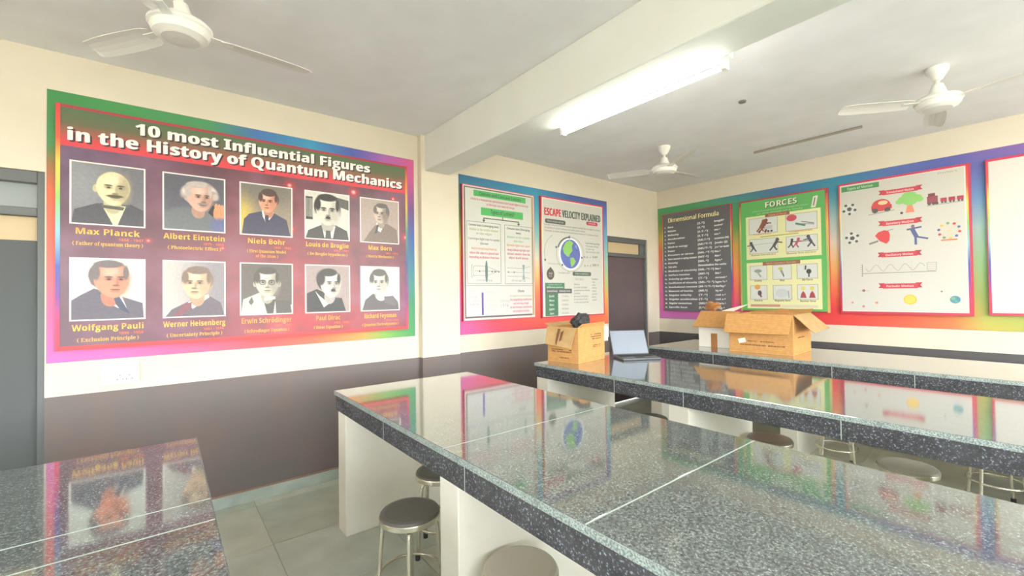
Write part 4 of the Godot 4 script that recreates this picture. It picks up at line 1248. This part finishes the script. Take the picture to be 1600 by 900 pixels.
	pframe(p, 0.70, 0.90, 0.07, 0.08, 0.004, col(160, 158, 154))
	for k in 3: prect(p, 0.704, 0.918 + k * 0.02, 0.062, 0.003, col(176, 174, 170))
	prect(p, 0.588, 0.87, 0.004, 0.16, col(200, 198, 190))
	# orbiting bodies
	pell(p, 0.572, 1.263, 0.05, 0.05, col(240, 190, 84), 22)
	p.k = 5
	pell(p, 0.572, 1.263, 0.04, 0.04, col(246, 208, 96), 20)
	pell(p, 0.89, 1.263, 0.036, 0.036, col(84, 150, 170), 20)
	p.k = 6
	pell(p, 0.878, 1.252, 0.016, 0.013, col(120, 176, 140), 10)
	pell(p, 0.897, 1.28, 0.012, 0.01, col(110, 170, 150), 10)
	for q in [[0.205, 1.168, 0.014, col(150, 110, 110)], [0.20, 1.335, 0.013, col(206, 140, 140)], [0.105, 1.295, 0.012, col(222, 150, 140)], [0.31, 1.296, 0.013, col(226, 150, 120)], [0.80, 1.185, 0.008, col(130, 130, 130)]]: pell(p, q[0], q[1], q[2], q[2], q[3], 10)
	pline(p, Vector2(0.165, 1.168), Vector2(0.26, 1.168), 0.005, col(190, 186, 180))
	part("motion_print", p.st, M.print, b.t)

func blank_poster(o: Vector3, u: Vector3, n: Vector3):
	var w := 1.06
	var h := 1.405
	var b := board("plain_poster", "white poster cut by the right edge of the picture, right of the motion poster", "poster", "", o, u, n, w, h, 0.034, M.panel_side)
	var p := sheet_print(b.tl, u, n)
	prect(p, 0, 0, w, h, col(204, 62, 86))
	p.k = 1
	prect(p, 0.018, 0.022, w - 0.036, h - 0.044, col(220, 218, 210))
	pgrad(p, 0.006, 0.02, 0.012, h - 0.04, edge_stops())
	part("poster_print", p.st, M.print, b.t)

# ---------------------------------------------------------------- lab tables
func lab_table(label: String, x0: float, x1: float, z0: float, z1: float, seams: Array, joints: Array, posts: Array):
	var c := Vector3((x0 + x1) * 0.5, 0, (z0 + z1) * 0.5)
	var t := thing("lab_table", label, "table", c, 0.0, "long granite topped laboratory tables")
	var xs := [x0] + seams + [x1]
	var g := 0.002
	for k in xs.size() - 1:
		part("granite_slab", box(Vector3(xs[k] + (g if k > 0 else 0.0), 0.872, z0) - c, Vector3(xs[k + 1] - (g if k < xs.size() - 2 else 0.0), 0.9, z1) - c, 0.0025), M.granite, t)
	for s in seams:
		part("joint_filler", box(Vector3(s - g, 0.874, z0 + 0.002) - c, Vector3(s + g, 0.9002, z1 - 0.002) - c), M.joint, t)
	# sawn edge of the top: paler than its polished face
	var ed := begin()
	bx(ed, Vector3(x0 - 0.0015, 0.8735, z1) - c, Vector3(x1 + 0.0015, 0.8985, z1 + 0.0015) - c)
	bx(ed, Vector3(x0 - 0.0015, 0.8735, z0 - 0.0015) - c, Vector3(x1 + 0.0015, 0.8985, z0) - c)
	bx(ed, Vector3(x0 - 0.0015, 0.8735, z0) - c, Vector3(x0, 0.8985, z1) - c)
	bx(ed, Vector3(x1, 0.8735, z0) - c, Vector3(x1 + 0.0015, 0.8985, z1) - c)
	part("sawn_edge", ed, M.granite_edge, t)
	# granite fascia in lengths, its shade put into a darker colour
	var js := [x0 + 0.006] + joints + [x1 - 0.006]
	for k in js.size() - 1:
		for z in [z1 - 0.028, z0 + 0.008]:
			part("fascia_panel", box(Vector3(js[k] + 0.0015, 0.775, z) - c, Vector3(js[k + 1] - 0.0015, 0.872, z + 0.02) - c, 0.001), M.granite_shaded, t)
	for j in joints:
		part("joint_filler", box(Vector3(j - 0.0022, 0.776, z1 - 0.026) - c, Vector3(j + 0.0022, 0.872, z1 - 0.0075) - c), M.joint, t)
	for x in [x0 + 0.006, x1 - 0.026]:
		part("fascia_panel", box(Vector3(x, 0.775, z0 + 0.028) - c, Vector3(x + 0.02, 0.872, z1 - 0.028) - c, 0.001), M.granite_shaded, t)
	part("concrete_slab", box(Vector3(x0 + 0.03, 0.79, z0 + 0.03) - c, Vector3(x1 - 0.03, 0.872, z1 - 0.03) - c), M.plaster, t)
	for x in posts:
		part("pedestal", box(Vector3(x, 0.0, z0 + 0.1) - c, Vector3(x + 0.145, 0.79, z1 - 0.022) - c, 0.004), M.plaster, t)

func build_tables():
	lab_table("nearest full table in the picture, stools underneath, nothing on its top", 0.815, 5.4, 3.955, 4.985, [2.238, 3.0], [1.61, 2.389, 3.9], [0.82, 2.172, 3.82, 5.2])
	lab_table("table carrying the torn box and the laptop, second from the end wall", 0.83, 5.4, 2.21, 3.25, [4.1], [1.714, 2.267, 3.108, 4.2], [0.835, 2.15, 3.82, 5.2])
	lab_table("table along the end wall carrying the white house and the open box", 0.80, 5.4, 0.44, 1.468, [4.0], [1.56, 2.58, 3.1, 4.4], [0.81, 2.165, 3.82, 5.2])
	lab_table("table cut by the lower left corner of the picture, mirroring a portrait", 1.40, 5.6, 5.749, 6.78, [2.158, 2.32, 3.8], [2.3, 3.9], [1.45, 3.0, 4.4])

# ---------------------------------------------------------------- stools
func make_stool(seat: Material, label: String, at: Vector3, turn: float) -> Node3D:
	var t := thing("stool", label, "stool", at, turn, "round steel stools around the tables")
	var st := begin()
	lathe(st, [Vector2(0.0, 0.442), Vector2(0.138, 0.442), Vector2(0.143, 0.450), Vector2(0.143, 0.461), Vector2(0.138, 0.468), Vector2(0.12, 0.4715), Vector2(0.06, 0.4705), Vector2(0.0, 0.47)], 40)
	part("seat", st, seat, t)
	var rm := begin()
	lathe(rm, [Vector2(0.136, 0.430), Vector2(0.1445, 0.430), Vector2(0.1465, 0.434), Vector2(0.1465, 0.452), Vector2(0.1445, 0.456), Vector2(0.142, 0.456)], 40)
	part("steel_rim", rm, M.chrome, t)
	for k in 4:
		var a := k * PI / 2.0 + PI / 4.0
		var d := Vector3(cos(a), 0, sin(a))
		var pts := []
		for q in [[0.03, 0.427], [0.085, 0.426], [0.108, 0.421], [0.123, 0.409], [0.131, 0.390], [0.138, 0.30], [0.148, 0.17], [0.162, 0.012]]: pts.append(d * q[0] + Vector3(0, q[1], 0))
		var lg := begin()
		tube(lg, pts, 0.0105, 10)
		var l := part("leg", lg, M.chrome, t)
		var ft := begin()
		lathe(ft, [Vector2(0.0, 0.0), Vector2(0.014, 0.0), Vector2(0.0145, 0.03), Vector2(0.011, 0.034)], 12, Transform3D(Basis(), d * 0.1625))
		part("rubber_foot", ft, M.rubber, l)
	var rg := begin()
	var pts2 := []
	for k in 36: pts2.append(Vector3(cos(TAU * k / 36.0) * 0.149, 0.17, sin(TAU * k / 36.0) * 0.149))
	tube(rg, pts2, 0.008, 8, true)
	part("foot_ring", rg, M.chrome, t)
	return t

func build_stools():
	make_stool(M.seat_black, "black-topped stool in front, left of the nearer white pedestal, showing its legs", Vector3(1.795, 0, 4.92), 0.3)
	make_stool(M.seat_black, "black-topped stool half hidden behind the front black stool", Vector3(1.45, 0, 4.56), 0.9)
	make_stool(M.seat_tan_sheen, "black-topped stool with painted pale tan sheen against the nearer white pedestal, cut by the bottom edge", Vector3(2.481, 0, 4.785), 0.1)
	make_stool(M.seat_brown_sheen, "black-topped stool with painted brown sheen just beyond the nearest table, beside a white pedestal", Vector3(2.477, 0, 2.47), 0.5)
	make_stool(M.seat_grey_sheen, "black-topped stool with painted grey sheen and bright rim beyond the nearest table, towards the right", Vector3(3.205, 0, 2.40), 0.2)
	make_stool(M.seat_black, "stool under the end wall table showing ring and legs, left of the stool with grey sheen", Vector3(2.56, 0, 1.32), 0.35)
	make_stool(M.seat_black, "stool under the end wall table showing ring and leg, at the right edge", Vector3(3.49, 0, 1.32), 0.35)
	make_stool(M.seat_brown_sheen, "stool showing only a bit of rim beside the far table's first pedestal", Vector3(1.235, 0, 2.80), 0.2)
	make_stool(M.seat_black, "stool showing only a dark seat edge left of the far table's second pedestal", Vector3(1.62, 0, 2.66), 0.7)
	make_stool(M.seat_grey_sheen, "stool showing only a pale sliver of seat above the nearest table's far edge", Vector3(2.905, 0, 2.70), 0.5)

# ---------------------------------------------------------------- boxes, laptop, house
func print_marks(st: SurfaceTool, o: Vector3, u: Vector3, n: Vector3, w: float, h: float, rows: int):
	for r in rows:
		var x := 0.0
		while x < w:
			var l := rng.randf_range(0.006, 0.02)
			var hh := h / rows * 0.55
			var y := r * h / rows + rng.randf_range(0, 0.002)
			var a := o + u * x + Vector3(0, -y, 0) + n * 0.0012
			if rng.randf() > 0.12: quad(st, a, a + u * minf(l, w - x), a + u * minf(l, w - x) + Vector3(0, -hh, 0), a + Vector3(0, -hh, 0), n)
			x += l + 0.004

func carton(st: SurfaceTool, w: float, d: float, h: float, t: float):
	# four walls and a bottom round the origin, front right corner at (0, 0, 0)
	bx(st, Vector3(-w, 0, -t), Vector3(0, h, 0), 0.001)
	bx(st, Vector3(-w, 0, -d), Vector3(0, h, -d + t), 0.001)
	bx(st, Vector3(-w, 0, -d + t), Vector3(-w + t, h, -t), 0.001)
	bx(st, Vector3(-t, 0, -d + t), Vector3(0, h, -t), 0.001)
	bx(st, Vector3(-w + t, 0, -d + t), Vector3(-t, t, -t))

func build_things():
	# torn box on the second table
	var a := thing("cardboard_box", "torn orange-brown cardboard box with black cloth sticking out, on the laptop's table", "box", Vector3(1.173, 0.9002, 3.042), deg_to_rad(9))
	var st := begin()
	carton(st, 0.335, 0.44, 0.315, 0.006)
	part("carton", st, M.cardboard, a)
	var fl := begin()
	sheet(fl, Vector3(-0.335, 0.316, 0.004), Vector3(-0.015, 0.316, 0.004), Vector3(-0.045, 0.135, 0.050), Vector3(-0.315, 0.165, 0.062), 0.005)
	part("flap", fl, M.cardboard_pale, a).set_meta("label", "front flap hanging down, paler")
	var fl2 := begin()
	sheet(fl2, Vector3(-0.002, 0.316, 0.0), Vector3(-0.002, 0.316, -0.44), Vector3(0.015, 0.352, -0.42), Vector3(0.018, 0.346, -0.04), 0.005)
	part("flap", fl2, M.cardboard, a)
	var fl3 := begin()
	sheet(fl3, Vector3(-0.335, 0.316, -0.02), Vector3(-0.335, 0.316, -0.42), Vector3(-0.39, 0.345, -0.40), Vector3(-0.40, 0.34, -0.05), 0.005)
	part("flap", fl3, M.cardboard_pale, a)
	var tp := begin()
	for q in [[Vector3(-0.2, 0.30, 0.018), Vector3(-0.172, 0.30, 0.019), Vector3(-0.19, 0.16, 0.057), Vector3(-0.205, 0.17, 0.055)], [Vector3(-0.16, 0.27, 0.026), Vector3(-0.13, 0.29, 0.022), Vector3(-0.15, 0.2, 0.045), Vector3(-0.17, 0.19, 0.046)]]:
		sheet(tp, q[0] + Vector3(0, 0.002, 0.004), q[1] + Vector3(0, 0.002, 0.004), q[2] + Vector3(0, 0.002, 0.004), q[3] + Vector3(0, 0.002, 0.004), 0.001)
	part("torn_tape", tp, M.print_ink, a)
	var wp := begin()
	sheet(wp, Vector3(0.004, 0.17, -0.425), Vector3(0.022, 0.17, -0.46), Vector3(0.028, 0.30, -0.46), Vector3(0.008, 0.31, -0.42), 0.002)
	part("paper_label", wp, M.white_paper, a).set_meta("label", "white paper strip on the rear corner")
	var pm := begin()
	print_marks(pm, Vector3(-0.29, 0.12, 0), Vector3(1, 0, 0), Vector3(0, 0, 1), 0.22, 0.035, 2)
	print_marks(pm, Vector3(-0.2, 0.05, 0), Vector3(1, 0, 0), Vector3(0, 0, 1), 0.1, 0.014, 1)
	print_marks(pm, Vector3(0, 0.25, -0.2), Vector3(0, 0, -1), Vector3(1, 0, 0), 0.18, 0.06, 3)
	print_marks(pm, Vector3(0, 0.15, -0.24), Vector3(0, 0, -1), Vector3(1, 0, 0), 0.12, 0.03, 2)
	part("printing", pm, M.print_ink, a)
	# black cloth bundle in the box
	var cl := begin()
	lump(cl, Vector3(0, 0.08, 0), Vector3(0.075, 0.085, 0.09), 5, 0.22)
	var c := part("cloth_bundle", cl, M.black_cloth)
	c.position = Vector3(1.045, 1.17, 2.86)
	tag(c, "crumpled black cloth sticking out of the torn orange-brown box", "cloth")
	# laptop at the far edge of the second table
	var lp := thing("laptop", "open laptop with pale blue-grey screen leaning back, next to the torn box", "laptop", Vector3(1.20, 0.9002, 2.33), atan2(0.30, 0.17))
	part("base", box(Vector3(-0.185, 0, 0.0), Vector3(0.185, 0.022, 0.235), 0.006), M.laptop, lp)
	var ks := begin()
	for r in 5:
		for k in 14: bx(ks, Vector3(-0.165 + k * 0.0236, 0.022, 0.03 + r * 0.022), Vector3(-0.145 + k * 0.0236, 0.0245, 0.048 + r * 0.022), 0.001)
	var kb := part("keyboard", ks, M.rubber, lp)
	tag(kb, "", "", "", "stuff")
	part("touchpad", box(Vector3(-0.045, 0.022, 0.155), Vector3(0.045, 0.0228, 0.215)), M.rubber, lp)
	var lid := begin()
	var tilt := Transform3D(Basis(Vector3(1, 0, 0), deg_to_rad(-24)), Vector3(0, 0.02, 0.0))
	bx(lid, Vector3(-0.185, 0, -0.008), Vector3(0.185, 0.25, 0.0), 0.003, tilt)
	var ld := part("lid", lid, M.laptop, lp)
	var sc := begin()
	bx(sc, Vector3(-0.176, 0.012, 0.0), Vector3(0.176, 0.242, 0.0012), 0.0, tilt)
	part("screen", sc, M.screen, ld)
	# white model house with cardboard roof on the end table
	var hs := thing("model_house", "white foam model house with brown door and cardboard roof, left of the open box", "model house", Vector3(1.395, 0.9002, 0.93))
	part("walls", box(Vector3(-0.185, 0, -0.16), Vector3(0.195, 0.235, 0.16), 0.003), M.white_paper, hs)
	part("door", box(Vector3(-0.04, 0, 0.16), Vector3(0.03, 0.155, 0.166), 0.001), M.brown_paper, hs)
	var rf := begin()
	sheet(rf, Vector3(-0.225, 0.225, 0.215), Vector3(0.215, 0.225, 0.215), Vector3(0.215, 0.395, 0.02), Vector3(-0.225, 0.395, 0.02), 0.006)
	sheet(rf, Vector3(-0.225, 0.235, -0.205), Vector3(0.215, 0.235, -0.205), Vector3(0.215, 0.395, 0.02), Vector3(-0.225, 0.395, 0.02), 0.006)
	part("roof", rf, M.cardboard, hs)
	var gb := begin()
	for x in [-0.183, 0.188]:
		var q := [Vector3(x, 0.235, -0.16), Vector3(x, 0.235, 0.16), Vector3(x, 0.37, 0.02)]
		tri(gb, q[0], q[1], q[2], Vector3(-1, 0, 0))
		tri(gb, q[0] + Vector3(0.005, 0, 0), q[1] + Vector3(0.005, 0, 0), q[2] + Vector3(0.005, 0, 0), Vector3(1, 0, 0))
	part("gable", gb, M.white_paper, hs)
	# crumpled papers on the roof ridge
	var cp := begin()
	lump(cp, Vector3(0, 0.025, 0), Vector3(0.085, 0.045, 0.05), 9, 0.3)
	var cpo := part("crumpled_paper", cp, M.brown_paper)
	cpo.position = Vector3(1.31, 1.332, 0.95)
	tag(cpo, "crumpled brown paper lying on the white model house's roof", "paper")
	var cq := begin()
	sheet(cq, Vector3(-0.14, 0.0, 0.02), Vector3(0.0, 0.0, 0.04), Vector3(0.14, 0.075, 0.0), Vector3(0.02, 0.05, -0.04), 0.004)
	var cqo := part("paper_scrap", cq, M.white_paper)
	cqo.position = Vector3(1.56, 1.302, 0.95)
	tag(cqo, "white paper scrap on the roof ridge between crumpled paper and open box", "paper")
	# open box on the end table
	var b := thing("cardboard_box", "wide open cardboard box with drooping flaps, right of the white model house", "box", Vector3(2.22, 0.9002, 1.241), deg_to_rad(3))
	var sb := begin()
	carton(sb, 0.58, 0.56, 0.385, 0.006)
	part("carton", sb, M.cardboard, b)
	var f1 := begin()
	sheet(f1, Vector3(-0.60, 0.388, 0.004), Vector3(-0.0, 0.388, 0.004), Vector3(-0.012, 0.205, 0.085), Vector3(-0.60, 0.20, 0.085), 0.005)
	part("flap", f1, M.cardboard, b)
	var f2 := begin()
	sheet(f2, Vector3(0.004, 0.388, -0.01), Vector3(0.004, 0.388, -0.55), Vector3(0.16, 0.24, -0.57), Vector3(0.16, 0.225, -0.03), 0.005)
	part("flap", f2, M.cardboard_pale, b).set_meta("label", "right flap, paler and slanting outwards")
	var f3 := begin()
	sheet(f3, Vector3(-0.58, 0.388, -0.56), Vector3(0.0, 0.388, -0.56), Vector3(-0.03, 0.42, -0.78), Vector3(-0.55, 0.40, -0.78), 0.005)
	part("flap", f3, M.cardboard, b)
	var f4 := begin()
	sheet(f4, Vector3(-0.16, 0.386, 0.0), Vector3(-0.02, 0.386, 0.0), Vector3(-0.05, 0.44, -0.05), Vector3(-0.12, 0.445, -0.05), 0.004)
	part("torn_edge", f4, M.brown_paper, b)
	var pm2 := begin()
	print_marks(pm2, Vector3(-0.40, 0.125, 0), Vector3(1, 0, 0), Vector3(0, 0, 1), 0.24, 0.02, 1)
	print_marks(pm2, Vector3(-0.47, 0.088, 0), Vector3(1, 0, 0), Vector3(0, 0, 1), 0.40, 0.022, 1)
	print_marks(pm2, Vector3(0, 0.17, -0.14), Vector3(0, 0, -1), Vector3(1, 0, 0), 0.2, 0.02, 1)
	part("printing", pm2, M.print_ink, b)
	var lb := begin()
	bx(lb, Vector3(-0.035, -0.022, 0.0005), Vector3(0.035, 0.022, 0.002), 0.0, Transform3D(Basis(Vector3(0, 0, 1), 0.25), Vector3(-0.455, 0.12, 0)))
	part("sticker", lb, M.white_paper, b).set_meta("label", "small white sticker")

# uneven bundle: a sphere pushed in and out by noise, flattened to the ground at its base
func lump(st: SurfaceTool, c: Vector3, r: Vector3, seed_: int, amount: float):
	var nz := noise(seed_, 1.3, 2)
	var p := func(i: int, j: int) -> Vector3:
		var th := PI * i / 12.0
		var ph := TAU * (j % 20) / 20.0
		var d := Vector3(sin(th) * cos(ph), cos(th), sin(th) * sin(ph))
		return c + d * r * (1.0 + amount * nz.get_noise_3dv(d * 1.4) * 2.0)
	for i in 12:
		for j in 20:
			var q := [p.call(i, j), p.call(i, j + 1), p.call(i + 1, j + 1), p.call(i + 1, j)]
			quad(st, q[0], q[1], q[2], q[3], (q[0] + q[2]) * 0.5 - c)

# ---------------------------------------------------------------- ceiling
func ceiling_fan(label: String, x: float, z: float, turn: float):
	var t := thing("ceiling_fan", label, "fan", Vector3(x, 2.79, z), 0.0, "white ceiling fans")
	var top := H - 2.79
	var cn := begin()
	lathe(cn, [Vector2(0.0, top), Vector2(0.062, top), Vector2(0.058, top - 0.03), Vector2(0.026, top - 0.085), Vector2(0.014, top - 0.09), Vector2(0.0, top - 0.09)], 28)
	part("canopy", cn, M.fan_white, t)
	var rd := begin()
	tube(rd, [Vector3(0, top - 0.08, 0), Vector3(0, 0.05, 0)], 0.0125, 12)
	part("rod", rd, M.fan_white, t)
	var cu := begin()
	lathe(cu, [Vector2(0.014, 0.135), Vector2(0.03, 0.128), Vector2(0.052, 0.06), Vector2(0.0, 0.058)], 28)
	part("cup", cu, M.fan_white, t)
	var hb := begin()
	lathe(hb, [Vector2(0.0, 0.062), Vector2(0.06, 0.058), Vector2(0.115, 0.036), Vector2(0.128, 0.022), Vector2(0.128, 0.010), Vector2(0.118, 0.004), Vector2(0.118, -0.008), Vector2(0.108, -0.028), Vector2(0.08, -0.040)], 40)
	part("motor_housing", hb, M.fan_white, t)
	var bt := begin()
	lathe(bt, [Vector2(0.08, -0.040), Vector2(0.074, -0.044), Vector2(0.03, -0.048), Vector2(0.0, -0.048)], 36)
	part("bottom_cover", bt, M.fan_blade, t)
	for k in 3:
		var a := turn + k * TAU / 3.0
		var xf := Transform3D(Basis(Vector3(0, 1, 0), -a), Vector3.ZERO)
		var bl := begin()
		# blade: thin, cambered, widest near two thirds of its length
		var prof := [[0.16, 0.040], [0.20, 0.055], [0.35, 0.062], [0.50, 0.060], [0.575, 0.052], [0.592, 0.036]]
		for i in prof.size() - 1:
			for j in 4:
				var f := func(e: Array, s: float, dy: float) -> Vector3:
					return xf * Vector3(e[0], dy - 0.012 * s - 0.007 * s * s, e[1] * s)
				var s0 := -1.0 + 0.5 * j
				var s1 := s0 + 0.5
				quad(bl, f.call(prof[i], s0, 0.012), f.call(prof[i + 1], s0, 0.012), f.call(prof[i + 1], s1, 0.012), f.call(prof[i], s1, 0.012), Vector3.UP)
				quad(bl, f.call(prof[i], s0, 0.009), f.call(prof[i + 1], s0, 0.009), f.call(prof[i + 1], s1, 0.009), f.call(prof[i], s1, 0.009), Vector3.DOWN)
			for s in [-1.0, 1.0]:
				var e0 = prof[i]
				var e1 = prof[i + 1]
				quad(bl, xf * Vector3(e0[0], 0.012 - 0.012 * s - 0.007, e0[1] * s), xf * Vector3(e1[0], 0.012 - 0.012 * s - 0.007, e1[1] * s), xf * Vector3(e1[0], 0.009 - 0.012 * s - 0.007, e1[1] * s), xf * Vector3(e0[0], 0.009 - 0.012 * s - 0.007, e0[1] * s), xf.basis * Vector3(0, 0, s))
		var b := part("blade", bl, M.fan_blade, t)
		var ir := begin()
		bx(ir, Vector3(0.10, 0.004, -0.022), Vector3(0.215, 0.0085, 0.022), 0.001, xf)
		part("blade_iron", ir, M.fan_white, b)

func build_ceiling_things():
	ceiling_fan("white three-blade ceiling fan in front of the beam, top left", 1.215, 5.797, deg_to_rad(24))
	ceiling_fan("small distant white ceiling fan near the corner of the room", 1.245, 1.775, deg_to_rad(34))
	ceiling_fan("white ceiling fan at the upper right, near the end wall posters", 3.295, 1.70, deg_to_rad(20))
	# lit tube on the far side of the beam, then added fill tubes out of view
	tube_light("lit fluorescent tube along the far bottom edge of the beam", Vector3(2.18, 2.66, 3.63), 0.0)
	tube_light("added fluorescent fill tube on the beam further right, outside the picture", Vector3(5.2, 2.66, 3.63), 0.0)
	for q in [[Vector3(RX - 0.06, 2.72, 1.2), -PI / 2.0, "on the window wall nearest the end wall"], [Vector3(RX - 0.06, 2.72, 3.2), -PI / 2.0, "on the window wall below the beam's end"], [Vector3(RX - 0.06, 2.72, 6.2), -PI / 2.0, "on the window wall behind the camera"], [Vector3(2.2, 2.72, RZ - 0.06), PI, "on the front wall nearer the portrait wall"], [Vector3(5.4, 2.72, RZ - 0.06), PI, "on the front wall nearer the windows"]]:
		tube_light("added fluorescent fill tube %s, outside the picture" % q[2], q[0], q[1])
	tube_light("added fluorescent fill tube hung under the ceiling nearest the end wall, outside the picture", Vector3(4.9, 2.9, 1.1), 0.0)
	tube_light("added fluorescent fill tube hung under the ceiling midway to the beam, outside the picture", Vector3(4.7, 2.9, 2.6), 0.0)
	# thin conduit with a joint across the ceiling
	var cd := begin()
	tube(cd, [Vector3(-0.47, -0.012, 0.011), Vector3(0.47, -0.012, -0.011)], 0.011, 8)
	var co := part("conduit", cd, M.conduit)
	co.position = Vector3(2.21, H - 0.001, 0.822)
	tag(co, "thin grey conduit running across the ceiling near the end wall posters", "pipe")
	var hk := begin()
	lathe(hk, [Vector2(0.0, 0.0), Vector2(0.028, 0.0), Vector2(0.026, -0.012), Vector2(0.0, -0.014)], 18)
	var ho := part("ceiling_hook", hk, M.fan_grey)
	ho.position = Vector3(2.241, H, 2.245)
	tag(ho, "small dark round fitting on the ceiling between the beam and the fans", "hook")

# tube on a batten; its back (local -z side is the wall's, +z looks into the room)
func tube_light(label: String, at: Vector3, turn: float):
	var t := thing("tube_light", label, "light", at, turn, "lit tube lights")
	if turn == 0.0:
		part("batten", box(Vector3(-0.61, 0.035, -0.022), Vector3(0.61, 0.095, 0.028), 0.003), M.batten, t)
	else:
		part("batten", box(Vector3(-0.61, -0.03, -0.055), Vector3(0.61, 0.03, -0.02), 0.003), M.batten, t)
	var tb := begin()
	tube(tb, [Vector3(-0.56, 0.0, 0), Vector3(0.56, 0.0, 0)], 0.013, 16)
	part("glowing_tube", tb, M.tube, t)
	for s in [-1.0, 1.0]:
		part("tube_holder", box(Vector3(s * 0.575 - 0.015, -0.018, -0.022), Vector3(s * 0.575 + 0.015, 0.036, 0.018), 0.003), M.batten, t)
	var ar := AreaLight3D.new()
	ar.name = "tube_glow"
	ar.area_size = Vector2(1.12, 0.026)
	ar.light_color = Color(1.0, 0.99, 0.95)
	ar.light_energy = 0.4
	ar.area_range = 14.0
	ar.shadow_enabled = true
	ar.position = Vector3(0, -0.016, 0)
	ar.rotation.x = -PI / 2.0
	t.add_child(ar, true)
